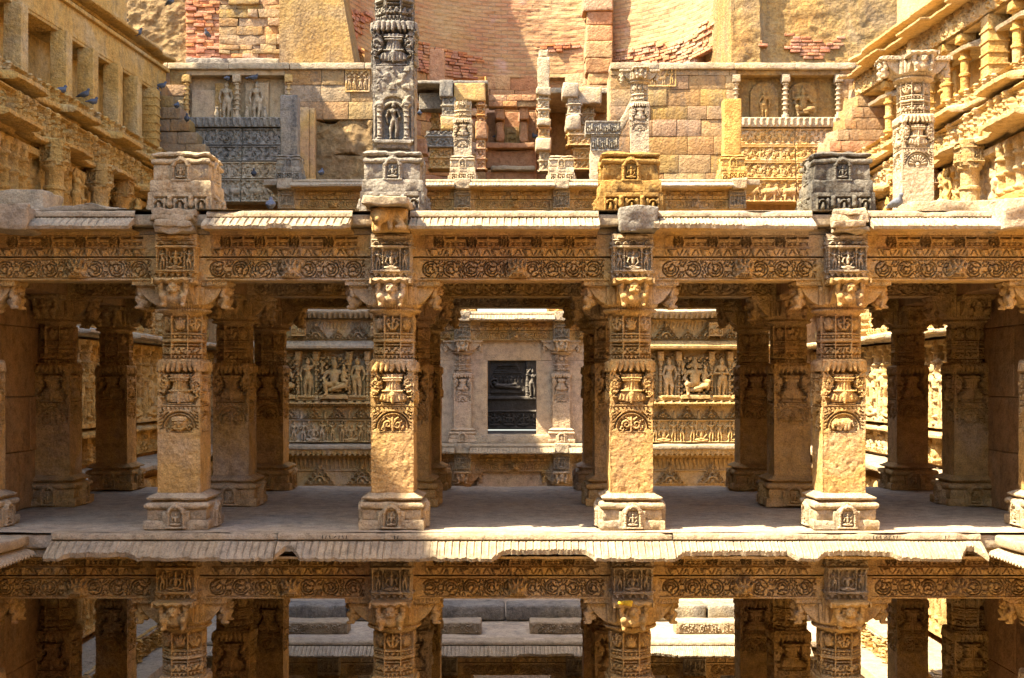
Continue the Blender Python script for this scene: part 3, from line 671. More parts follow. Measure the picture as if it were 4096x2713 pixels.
def bracket_mesh(mat, seed=0):
    """arm of a capital reaching to -Y, with a leafy lip along its top"""
    m = M(); prof = [(.20, .02), (.27, .03), (.335, .07), (.40, .14), (.43, .19)]
    for i in range(len(prof)-1):
        (a, z0), (b, z1) = prof[i], prof[i+1]
    y = np.array([p[0] for p in prof]+[.43, .2, .2]); z = np.array([p[1] for p in prof]+[.245, .245, .02])
    for w0, w1, k in ((-.165, -.165, 0), (.165, .165, 1)): pass
    xs = np.linspace(-.165, .165, 9); P = np.array([[(x, -yy, zz) for x in xs] for yy, zz in zip(y, z)]); m.grid(P, True)
    for x in (-.165, .165):
        Q = np.array([[(x, -.2, zz) for yy, zz in zip(y[:5], z[:5])], [(x, -yy, zz) for yy, zz in zip(y[:5], z[:5])]]); m.grid(Q, x > 0)
        Q = np.array([[(x, -.2, zz) for yy, zz in zip(y[:5], z[:5])], [(x, -yy, .245) for yy, zz in zip(y[:5], z[:5])]])
        Q = np.array([[(x, -yy, zz) for yy, zz in zip(y[:5], z[:5])], [(x, -yy, .245) for yy in y[:5]]]); m.grid(Q, x > 0)
    for s_ in (-1, 1):                                            # ribs beside the figure
        m.box(s_*.185-.022, s_*.185+.022, -.26, -.2, .02, .22, .012, .1)
    lip = [(-.26, .225), (-.44, .222), (-.50, .235), (-.525, .262), (-.515, .285), (-.2, .289)]
    xs = np.linspace(-.215, .215, 25); P = np.array([[(x*(1-.06*(i in (2, 3, 4))), yy+.05*(abs(x)/.215)**4*(i in (2, 3, 4)), zz+.008*math.cos(x*60)*(i in (1, 2, 3))) for x in xs] for i, (yy, zz) in enumerate(lip)]); m.grid(P, True)
    for x, fl in ((-.215, True), (.215, False)):
        k = [(x*(1-.06*(i in (2, 3, 4))), yy+.05*(i in (2, 3, 4)), zz) for i, (yy, zz) in enumerate(lip)]; m.grid(np.array([k, [(a, -.2, .289 if c > .26 else .225) for a, b, c in k]]), fl)
    c = Cv(.40, .05, .007, 0.)
    for i in range(4):
        f = 1 if i % 2 else -1; c.spiral(.05+.1*i, .025, .045, 1.2, .008, .014, 0, f)
    for s_ in (-1, 1):
        m.relief(Cv(.26, .055, .007, 0.).arc(.07, .027, .022, .008, lvl=.010).arc(.14, .027, .022, .008, lvl=.010).arc(.20, .027, .018, .008, lvl=.01), (s_*.2, -.37, .228), s_*PI/2, .012, 0, 9, 0, .02)
    m.erode(.010, 6., seed); return m.mesh('bracket', mat)
def pillar(name, X, Y, zf, label, group, kind='scroll', tall=False, mat='sand', base='sand', hi=True, fig=0, sides=4, top=True, seed=0, wide=True):
    """pillar_base (> niche_carving), pillar_shaft, abacus, capital_core, four brackets (> bracket_figure)"""
    t = thing(name, label, 'pillar', (X, Y, zf), 0, group)
    def get(k, fn):
        if k not in MESH: MESH[k] = fn()
        return MESH[k]
    r = .0075 if hi else .014
    b = link('pillar_base', get(('base', tall, base, seed % 3), lambda: base_tall(base) if tall else base_low(base, seed % 3)), t)
    for k in range(4):
        a = k*PI/2; d, z = (.292, .30) if tall else (.345, .02)
        link('niche_carving', get(('niche', base), lambda: niche_mesh(base)), b, (d*math.sin(a), -d*math.cos(a), z), a)
    z = .645 if tall else .383
    link('pillar_shaft', get(('shaft', kind, mat, hi, seed % (5 if hi else 2)), lambda: shaft_mesh(kind, mat, r, seed % 5)), t, (0, 0, z))
    if top:
        z += 1.875
        link('abacus', get(('abacus', mat), lambda: abacus_mesh(mat)), t, (0, 0, z)); z += .085
        link('capital_core', get(('core', mat), lambda: capital_mesh(mat)), t, (0, 0, z))
        for k in range(4):
            a = k*PI/2; q = link('bracket', get(('br', mat), lambda: bracket_mesh(mat)), t, (0, 0, z), a)
            fk = (fig+k) % 2
            link('bracket_figure', get(('fig', mat, fk), lambda: dwarf_mesh(.0075, fk).mesh('bracket_figure', mat)), q, (0, -.385, .012))
    return t

# ------------------------------------------------------------------ beams, carved blocks, eaves
def lintel(x0, x1, Yf, zb, label, group, seed=0, mat='sand', masks=True, r=.006, front_only=False):
    w = x1-x0; t = thing('lintel', label, 'lintel', ((x0+x1)/2, Yf, zb), 0, group); key = (round(w, 2), mat, seed % (5 if r < .01 else 2), r)
    def get(k, fn):
        if k not in MESH: MESH[k] = fn()
        return MESH[k]
    def body():
        m = M(); m.box(-w/2, w/2, .085, .44, 0.004, .466, .01, .3); m.box(-w/2, w/2, -.004, .40, -.003, .006, .003, .2); m.box(-w/2, w/2, -.006, .40, .459, .474, .004, .2)
        return m.mesh('beam_body', mat)
    wi = w-.16
    link('beam_body', get(('lb',)+key, body), t)
    link('scroll_frieze', get(('lv',)+key, lambda: M().relief(band_vine(wi, seed, r).embed(w, .232, .08, .018, .012), (0, .008, 0), 0, 0, .006, 9, seed, .10).mesh('scroll_frieze', mat)), t)
    if not front_only:
        link('slot_frieze', get(('lu',)+key, lambda: M().relief(band_upper(wi-.12, seed, r).embed(w, .132, .14, .003, .012), (0, .006, .338), 0, 0, .006, 9, seed, .10).mesh('slot_frieze', mat)), t)
        link('lotus_bud_band', get(('lp',)+key, lambda: M().relief(band_pendant(wi-.12, seed, r).embed(w, .088, .14, .002, .016), (0, .004, .250), 0, 0, .006, 9, seed, .10).mesh('lotus_bud_band', mat)), t)
    if masks: link('lion_mask', get(('mask', mat), lambda: M().relief(lion_mask(), (0, 0, 0), 0, 0, .003, 18, 1, .0).mesh('lion_mask', mat)), t, (.06, -.004, .02))
    return t
def carved_block(X, Yf, zb, label, group, seed=0, mat='pale', r=.006):
    t = thing('carved_block', label, 'carved block', (X, Yf, zb), 0, group); k = ('blk', seed % 3, mat, r)
    if k not in MESH:
        MESH[k] = M().relief(block_front(r, seed), (0, 0, 0), 0, 0, .003, 18, seed, .04).mesh('niche_front', mat)
        MESH[k+('s',)] = M().relief(block_front(r*1.5, seed+1), (0, 0, 0), 0, 0, .003, 18, seed, .04).mesh('niche_side', mat)
        MESH[k+('b',)] = M().box(-.215, .215, .02, .5, 0, .47, .01, .1).mesh('block_body', mat)
    link('block_body', MESH[k+('b',)], t); link('niche_front', MESH[k], t)
    for s_ in (-1, 1): link('niche_side', MESH[k+('s',)], t, (s_*.185, .22, 0), s_*PI/2)
    return t
def eave(x0, x1, Y0, z0, Y1, z1, label, group, seed=0, mat='slab', rib=.076, broken=.35, gaps=(), nose=.09, depth=.3, th=.05, yc=12.99, mark=None):
    """sloping ribbed drip-stone with a chipped lip under a nosing"""
    t = thing('drip_eave', label, 'eave', ((x0+x1)/2, 0, 0), 0, group); w = x1-x0
    nx = max(8, int(w/.0125)); x = np.linspace(-w/2, w/2, nx); xw = x+(x0+x1)/2
    tm = 1-.10*np.abs(n1(xw, 9., seed, 3))-broken*np.clip(n1(xw, 1.1, seed+5, 4)*1.6-.05, 0, .7)-.05*np.abs(n1(xw, 30., seed+2, 2))
    for a, b, d in gaps: tm -= d*np.clip(np.minimum((xw-a), (b-xw))/.10, 0, 1)*(1+.25*n1(xw, 6., seed+9))
    tm = np.clip(tm, .06, 1.); ts = np.linspace(0, 1, 15)[:, None]; T = ts*tm[None, :]
    fr = (xw/rib+.12*n1(xw, 2., seed)) % 1; g_ = np.minimum(fr, 1-fr); rb = np.clip((g_-.05)/.06, 0, 1)-.35*np.clip((g_-.26)/.06, 0, 1)
    cur = z0+(z1-z0)*(T*.75+.25*T**2); Y = Y0+(Y1-Y0)*T
    ero = .010*n1(xw, 14., seed+4)
    Zt = cur+.021*rb*np.clip(T*8, 0, 1)*np.clip((.97-T)*20, 0, 1)+ero*.6; X = np.broadcast_to(x, T.shape)
    top = np.stack([X, Y, Zt], -1); bot = np.stack([X, Y+.012*ts, cur-th*(1-.45*T)-.012*np.abs(n1(xw, 20., seed+8))], -1)
    m = M(); m.grid(np.concatenate([top[::-1], ]), True) if False else None
    P = np.concatenate([top, bot[::-1], top[:1]]); m.grid(P[::-1]); 
    for j, fl in ((0, True), (-1, False)): m.grid(np.stack([top[:, j], bot[:, j]]), fl)
    part('ribbed_slope', m, t, mat=mat)
    m = M(); xs = np.linspace(-w/2, w/2, max(6, int(w/.03))); xv = xs+(x0+x1)/2
    prof = [(.03, -nose), (-.010, -nose+.01), (-.03, -nose*.75), (-.028, -nose*.35), (-.010, -.008), (.06, .003), (depth, .004)]
    ch = .05*np.clip(n1(xv, 2.3, seed+11, 4)*2-.25, 0, 1)+.010*n1(xv, 12., seed+12)
    P = np.array([np.stack([xs, np.full_like(xs, Y0+a)+ch*(a < .05), np.full_like(xs, z0+nose+b)-ch*.35*(b > -.03)*(a < .05)], -1) for a, b in prof])
    m.grid(P)
    if mark:
        for i, (a, q) in enumerate(((0, 0), (.035, .2), (.075, -.3), (.125, .9), (.17, .1), (.21, -.2), (.245, .2), (.74, 0), (.775, .2))):
            T = Matrix.Translation((mark+a-(x0+x1)/2, Y0-.028, z0+nose-.045))@Matrix.Rotation(q, 4, 'Y'); k = M().box(-.004, .004, -.004, .004, -.018, .018, .002, .1, T=T); marks = marks.add(np.concatenate(k.V), [f for f in k.F]) if i else k
        part('incised_marks', marks, t, mat='ink')
    part('nosing', m, t, mat=mat)
    m = M(); P = np.array([np.stack([xs, np.full_like(xs, a), np.full_like(xs, b)+.006*n1(xs, 5., seed)], -1) for a, b in ((Y0+.5, z0-.165), (yc+.01, z0-.163), (yc-.012, z0-.150), (yc-.02, z0-.125), (yc-.03, z0-.12), (Y1+.16, z1-.022), (Y1+.13, z1-.014), (Y1+.12, z1+.01))]); m.grid(P, True)
    part('cove', m, t, mat='sand'); return t
def part(name, m, parent, loc=None, rz=0., mat='sand'):
    return link(name, m.mesh(name, mat) if isinstance(m, M) else m, parent, loc, rz)
def rock(x0, x1, y0, y1, z0, z1, seed=0, amp=.05, sub=.05, layers=0, f=4.):
    m = M()
    if layers:
        r = random.Random(seed); h = (z1-z0)/layers
        for i in range(layers): m.box(x0+r.uniform(-.03, .03), x1+r.uniform(-.04, .03), y0+r.uniform(-.05, .04), y1, z0+h*i-.004, z0+h*(i+1)+.004, .012, sub*.6, amp*.8, f*2, seed+i)
    else:
        m.box(x0, x1, y0, y1, z0, z1, .016, sub*.7, amp, f, seed)
        m.V = [v+.014*np.round(3*fbm(v*np.array([3., 3., 9.]), 2, seed))[:, None]*np.array([.5, .6, .35]) for v in m.V]; m.erode(.012, 14., seed)
    return m
def blocks(m, x0, x1, z0, z1, Y, rh=(.28, .36), bw=(.4, 1.0), depth=.25, seed=0, jit=.018, ang=0., o=(0, 0, 0), amp=.012, hole=None, r=.014):
    """coursed blocks with fine joints, along x from x0 to x1 facing -Y (then turned and moved)"""
    rr = random.Random(seed); T = Matrix.Translation(o)@Matrix.Rotation(ang, 4, 'Z'); z = z0
    while z < z1-.02:
        h = min(rr.uniform(*rh), z1-z); h = z1-z if z1-z-h < .1 else h; x = x0
        while x < x1-.02:
            w = min(rr.uniform(*bw), x1-x); w = x1-x if x1-x-w < .12 else w
            if not (hole and hole(x+w/2, z+h/2)):
                y = Y+rr.uniform(-jit, jit); m.box(x+.003, x+w-.003, y, y+depth, z+.003, z+h-.003, r, .16, amp, 5., rr.randrange(999), T)
            x += w
        z += h
    return m
# ================================================================== THE PLACE
COLX = [-5.75, -3.51, -1.26, 1.26, 3.50, 5.75]
ROWY = [13.22, 15.62, 17.92]
ST = 3.352; L1 = -1.55; L2 = L1+ST; L3 = L2+ST; L0 = L1-ST
ORD = ['beside the left side wall', 'next in from the left side wall', 'left of the centre aisle', 'right of the centre aisle', 'next in from the right side wall', 'beside the right side wall']
ROWN = ['front', 'middle', 'rear']
KIND = ['rays', 'face', 'scroll', 'foliage', 'elephant', 'scroll']
KW = {'rays': 'sunburst', 'face': 'round mask', 'scroll': 'twin scroll', 'foliage': 'leafy scroll', 'elephant': 'elephant'}

# ---- ground: one sheet at the bottom of the well and the land round its rim
m = M(); g = np.linspace(-9.5, 9.5, 40); y = np.linspace(-14, 37, 90); X, Y = np.meshgrid(g, y)
m.grid(np.stack([X, Y, -8.42+.03*fbm(np.stack([X, Y, 0*X], -1), 3, 2)], -1)); struct('ground', m, 'floor')
m = M(); X, Y = np.meshgrid(np.linspace(-13, 13, 30), np.linspace(-24, 12.4, 300)); Z = np.where(Y < 1.5, -1.75+.2*np.floor(np.maximum(0, -7-Y)/.3), -1.75-.22*np.floor((Y-1.5)/.32)); m.grid(np.stack([X, Y, np.maximum(Z, -5.4)], -1)); struct('steps', m, 'pale')  # unseen steps; forecourt height and pale stone set to bounce light onto the front
m = M(); 
for s_ in (-1, 1): m.box(min(s_*6.25, s_*7.2), max(s_*6.25, s_*7.2), 18.4, 34., -8.5, -5.06, .02, .8)
struct('side_path', m, 'slab')
# unseen solid pavilion added at the viewer's back to block low sky light
t = thing('rear_pavilion', 'plain shaded pavilion standing at the back of the viewer', 'pavilion')
m = M(); m.box(-9.2, 9.2, -7.2, -3.0, 1.3, 2.1, .03, 1.).box(-9.2, 9.2, -7., -3.6, -1.7, 1.32, .03, 1.).box(-9., 9., -7.1, -4.2, 2.11, 7.0, .03, 1.); link('roof_slab', m.mesh('roof_slab', 'wall'), t)
for x in (-5.7, -3.5, -1.26, 1.26, 3.5, 5.7):
    for y in (-6.8, -3.4): link('pillar_shaft', M().box(x-.3, x+.3, y-.3, y+.3, -1.75, 1.35, .02, 1.).mesh('pillar_shaft', 'sand'), t)
# ---- middle storey floor
m = M(); xs = np.linspace(-6.2, 6.2, 160); ys = np.linspace(12.72, 18.35, 80); X, Y = np.meshgrid(xs, ys)
Z = L1+.022*fbm(np.stack([X*1.3, Y*1.3, 0*X], -1), 4, 5)-.012*(np.abs(((Y-12.7)/1.15) % 1-.5) < .016)-.02*(np.abs(((X+.4*np.floor((Y-12.7)/1.15))/1.9) % 1-.5) < .008)
m.grid(np.stack([X, Y, Z], -1)); m.box(-6.2, 6.2, 12.74, 18.37, L1-.17, L1-.03, .02, .5); m.box(-6.2, 6.2, 12.80, 13.3, L1-.27, L1-.175, .02, .5); struct('floor', m, 'floor')
# ---- roof over it, also the open terrace above
m = M(); X, Y = np.meshgrid(np.linspace(-9., 9., 160), np.linspace(12.84, 18.35, 60)); m.grid(np.stack([X, Y, L2-.01+.02*fbm(np.stack([X, Y, 0*X], -1), 4, 8)], -1))
m.box(-9., 9., 12.86, 18.37, L2-.17, L2-.05, .02, .5); m.box(-9., 9., 13.0, 13.3, L2-.25, L2-.175, .02, .5); struct('roof', m, 'slab')
m = M(); m.box(-6.2, 6.2, 12.9, 18.3, -8.6, -8.3, .02, 2.); struct('lower_floor', m, 'floor')

# ---- pillars of the two storeys in front
GP = 'carved pillars of the pavilion'
for st, zf in (('middle storey', L1), ('lower storey', L0)):
    for r, Yc in enumerate(ROWY):
        for i, Xc in enumerate(COLX):
            lit = ' whose foot is sunlit' if (r == 0 and i in (2, 3, 4) and zf == L1) else ''
            k = KIND[(i+2*r) % 6] if r else KIND[i]
            pillar('pillar', Xc, Yc, zf, f'{KW[k]} pillar {ORD[i]}, {ROWN[r]} row, {st}', GP, k, hi=(r == 0), fig=i+r+(zf < -2), seed=i+r, base='pale' if r == 0 else 'sand')
# ---- lintels, carved blocks and eaves over the front pillars
BAY = ['from left wall to mask pillar', 'from mask pillar to aisle', 'over the centre aisle', 'from aisle to elephant pillar', 'from elephant pillar to right wall']
BK = ['at the left wall', 'over the mask pillar', 'over the pillar left of the aisle', 'over the pillar right of the aisle', 'over the elephant pillar', 'at the right wall']
for st, zf, nm in (('upper', L1, 'roof'), ('lower', L0, 'floor')):
    for i in range(5):
        lintel(COLX[i]+.215, COLX[i+1]-.215, 12.99, zf+2.626, f'scroll carved lintel {BAY[i]}, {st} beam', 'carved lintels of the pavilion', seed=i+3*(zf < -2))
        for r in (1, 2): lintel(COLX[i]+.18, COLX[i+1]-.18, ROWY[r]-.22, zf+2.626, f'shaded scroll lintel of the {ROWN[r]} row {BAY[i]}, {st} storey', 'carved lintels of the pavilion', seed=i+r, front_only=True, r=.014)
    for i in range(6):
        carved_block(COLX[i], 12.88, zf+2.63, f'niche block with seated god {BK[i]}, {st} beam', 'carved niche blocks', seed=i+(zf < -2), mat='pale' if i in (2, 3, 4) else 'sand')
        b = M().box(-.2, .2, -.2-.0, 5.05, 0, .44, .02, .3); one('cross_beam', b, 'wall', f'plain cross beam running inward {BK[i]}, {st} storey', 'beam', (COLX[i], 13.44, zf+2.632), 0, 'cross beams')
# upper eaves: short and broken; lower eaves: long, with two big bites
eb = [(-9., -3.92), (-3.18, -1.66), (-1.06, .90), (1.46, 3.12), (3.70, 5.45)]
eu = ['in blue shade by the left wall', 'sunlit broken stretch from mask pillar towards the aisle pillar', 'sunlit and evenly ribbed above the centre aisle', 'sunlit toothed stretch beside the elephant pillar', 'sunlit stretch reaching the right wall']
for i, (a, b) in enumerate(eb):
    eave(a, b, 12.84, L2-.10, 12.60, L2-.205, f'upper drip-stone, {eu[i]}', 'drip-stones of the pavilion', 20+i, broken=(.9 if i == 1 else .22), gaps=[(-5.0+1.3, -3.6, .5)] if i == 0 else [])
el = [(-4.75, -2.42), (-2.41, -1.315), (-1.31, 1.655), (1.66, 3.05), (3.055, 4.83)]
en = ['ribbed and blue shaded at the left', 'chipped piece in shade beside a broken end', 'long piece half sunlit above the aisle with a wide bite', 'sunlit piece with short broken ribs', 'sunlit piece by the right side ledge']
gp = [[(-3.4, -2.9, .0), (-4.6, -3.8, .2)], [(-2.42, -2.15, .55)], [(-.2, .85, .38)], [(1.66, 2.9, .30)], [(3.1, 3.95, .30), (4.55, 4.83, .6)]]
for i, (a, b) in enumerate(el):
    eave(a, b, 12.72, L1-.09, 12.47, L1-.24, f'lower drip-stone, {en[i]}', 'drip-stones of the pavilion', 40+i, broken=.06, gaps=gp[i], depth=.12, mark={1: -1.95, 4: 3.72}.get(i))
# broken stubs above the upper blocks
one('broken_bracket', rock(-.21, .19, -.08, .4, 0, .235, 3, .05, .03, 4), 'slab', 'layered split stub of stone over the mask pillar block', 'stone stub', (-3.50, 12.84, L2-.245), 0, 'stubs over the niche blocks')
t = thing('lion_bracket', 'bracket with a crouching lion under a flat slab, left of the aisle', 'bracket', (-1.27, 12.72, L2-.25), 0, 'stubs over the niche blocks')
part('bracket_slab', rock(-.24, .22, -.32, .3, .245, .33, 5, .03, .04), t, mat='slab')
part('bracket_core', rock(-.19, .19, -.02, .4, 0, .25, 6, .02, .06), t)
part('lion', blob([((-.09, -.17, .14), (-.07, -.17, .15), .085, .085), ((-.09, -.24, .11), (-.09, -.25, .10), .045, .04), ((-.02, -.10, .16), (.12, -.06, .17), .08, .075), ((-.10, -.15, .07), (-.10, -.18, .0), .035, .03), ((.10, -.1, .12), (.16, -.14, .03), .045, .03), ((.16, -.14, .03), (.10, -.18, .03), .03, .022), ((.02, -.13, .10), (.03, -.17, .02), .03, .026)], .012), t)
one('broken_bracket', rock(-.19, .20, -.05, .4, 0, .25, 9, .035, .04), 'grey', 'squared grey weathered stub right of the aisle', 'stone stub', (1.30, 12.72, L2-.245), 0, 'stubs over the niche blocks')
one('broken_bracket', rock(-.18, .16, -.03, .4, 0, .235, 12, .055, .03, 4), 'pale', 'sunlit splintered stub over the elephant pillar block', 'stone stub', (3.52, 12.74, L2-.245), 0, 'stubs over the niche blocks')
one('broken_bracket', rock(-.45, .5, -.2, .4, 0, .30, 14, .06, .06), 'pale', 'rough sunlit lump of stone at the right end of the roof edge', 'stone stub', (5.45, 12.75, L2-.23), 0, 'stubs over the niche blocks')
one('broken_bracket', rock(-.55, .25, -.2, .4, 0, .24, 15, .06, .06), 'slab', 'rough shaded lump of stone at the left end of the roof edge', 'stone stub', (-5.2, 12.75, L2-.23), 0, 'stubs over the niche blocks')
one('fallen_stone', rock(-.5, .5, -.2, .3, 0, .11, 16, .07, .06), 'slab', 'grey wedge of stone lying on the roof by the left wall', 'stone', (-4.75, 13.6, L2), 0)
one('fallen_stone', rock(-.55, .3, -.3, .4, 0, .56, 17, .05, .07), 'pale', 'tall grey worn stone at the far left of the roof', 'stone', (-6.05, 15.4, L2), 0)
one('fallen_stone', rock(-.9, .8, -.3, .4, 0, .25, 18, .07, .08), 'pale', 'long sunlit stone lying at the right end of the roof', 'stone', (5.4, 14.2, L2), 0)
one('paint_smear', blob([((-.06, 0, 0), (.06, 0, .012), .022, .018), ((.0, -.01, .0), (.05, -.02, -.02), .02, .015)], .008), 'paint', 'bright yellow pigment daubed on a lower capital right of the aisle', 'paint smear', (1.17, 12.68, L0+2.63))
# tall pillar bases left on the roof, and what still stands on them
GB = 'pillar stumps on the roof'
def stump(X, Y, zf, label, mat, group=GB, seed=0):
    t = thing('pillar_stump', label, 'pillar base', (X, Y, zf), 0, group)
    k = ('stump', mat, seed); 
    if k not in MESH: MESH[k] = base_tall(mat, seed, .022)
    b = link('stepped_base', MESH[k], t)
    nk = ('niche', mat)
    if nk not in MESH: MESH[nk] = niche_mesh(mat)
    for a in range(4): link('niche_carving', MESH[nk], b, (.292*math.sin(a*PI/2), -.292*math.cos(a*PI/2), .325), a*PI/2)
    return t
stump(-3.51, 13.36, L2, 'sandy stepped pillar base alone on the roof above the mask pillar', 'pale', seed=1)
stump(1.26, 13.36, L2, 'yellow lichened stepped base alone on the roof right of the aisle', 'gold', seed=2)
stump(3.50, 13.36, L2, 'blackened stepped base alone on the roof above the elephant pillar', 'black', seed=3)
t = stump(-1.26, 13.30, L2, 'tall grey lichened pillar on the roof with goddess niche and vase', 'grey', 'carved pillars of the pavilion', 4)
t.name = 'pillar'; t['category'] = 'pillar'
sh = M(); w = .43
c = Cv(w, .636, .0085, .004); q, X, Z = c.win(.035, .395, .13, .60); c.H[q] = np.where(np.hypot((X-.215)/.16, np.maximum(Z-.40, 0)/.19) < 1, -.03, c.H[q])
man(c, .215, .13, .40, 1, .075, 'bent', 3, -.03); c.arc(.215, .40, .12, .035, 0, PI, .02)
for x in (.075, .355): baluster(c, x, .12, .52, .085, .06, 0.)
for s_ in (-1, 1): c.cap(.215+s_*.12, .52, .215+s_*.17, .58, .03, .02, .035); c.cap(.215+s_*.19, .16, .215+s_*.19, .45, .012, .012, .03)
c.rect(.02, w-.02, .075, .115, .075); c.rect(.04, w-.04, .03, .075, .045); c.cap(.0, .105, w, .105, .02, None, .03, .03)
for k in range(4):
    sh.relief(c if k % 2 == 0 else Cv(w, .636, .012, .004), (0, 0, 0), k*PI/2, .215, .014, 12., k)
    sh.relief(Cv(w, .275, .009, .004).lace(.05, .38, .03, .25, 22, .018, k, .1), (0, 0, .636), k*PI/2, .215, .014, 14., k+3)
    sh.relief(pot_face(w, .478, .0085, 5), (0, 0, .911), k*PI/2, .215, .010, 14., k)
w8 = 2*.20*math.tan(PI/8)
for k in range(8): sh.relief(oct_face(w8, .525, .0085, k), (0, 0, 1.389), k*PI/4, .20, .010, 14., k)
sh.erode(.010, 5.); part('pillar_shaft', sh, t, (0, 0, .645), mat='grey')
pillar('pillar', 5.83, 17.92, L2, 'tall sunlit pillar with capital standing free on the roof at the right', 'carved pillars of the pavilion', 'rays', True, 'pale', 'pale', True, 0, seed=3)
# ---- side walls inside the pavilion
for s_, nm in ((-1, 'left'), (1, 'right')):
    for zf, st in ((L1, 'middle'), (L0, 'lower')):
        w_ = M(); blocks(w_, 13.0, 16.0, 0, 3.1, 0, (.65, .9), (.9, 1.5), .4, 5+int(zf), .008, s_*-PI/2, (s_*5.95, 29.0 if s_ > 0 else 0, zf), .008)
        t = thing('side_wall', f'dark dressed stone wall closing the {nm} end of the {st} storey', 'wall', (0, 0, 0)); part('wall_blocks', w_, t, mat='wall')
# ---- short side ledges turning towards the viewer
for s_, nm in ((-1, 'left, shaded'), (1, 'right, sunlit')):
    t = thing('side_ledge', f'side ledge with drip teeth running forward at the {nm}', 'ledge')
    k = M(); k.box(4.95, 8.5, 4.0, 12.66, L1-.12, L1-.01, .03, .2, .02, 3., 4); 
    if s_ < 0: k.V = [v*np.array([-1, 1, 1]) for v in k.V]
    part('ledge_slab', k, t, mat='slab')
    k = M(); ys = np.linspace(6, 12.62, 420); lip = 4.88+.025*n1(ys, 3., 3); tz = .03*np.abs(((ys/.075) % 1)-.5)
    P = np.array([np.stack([s_*(lip+a), ys, np.full_like(ys, L1+b)-tz*c_], -1) for a, b, c_ in ((.25, -.10, 0), (.02, -.17, 1), (0, -.20, 2), (.03, -.215, 2), (.25, -.20, 0), (.30, -.26, 0), (.40, -.28, 0))]); k.grid(P)
    part('drip_teeth', k, t, mat='slab')
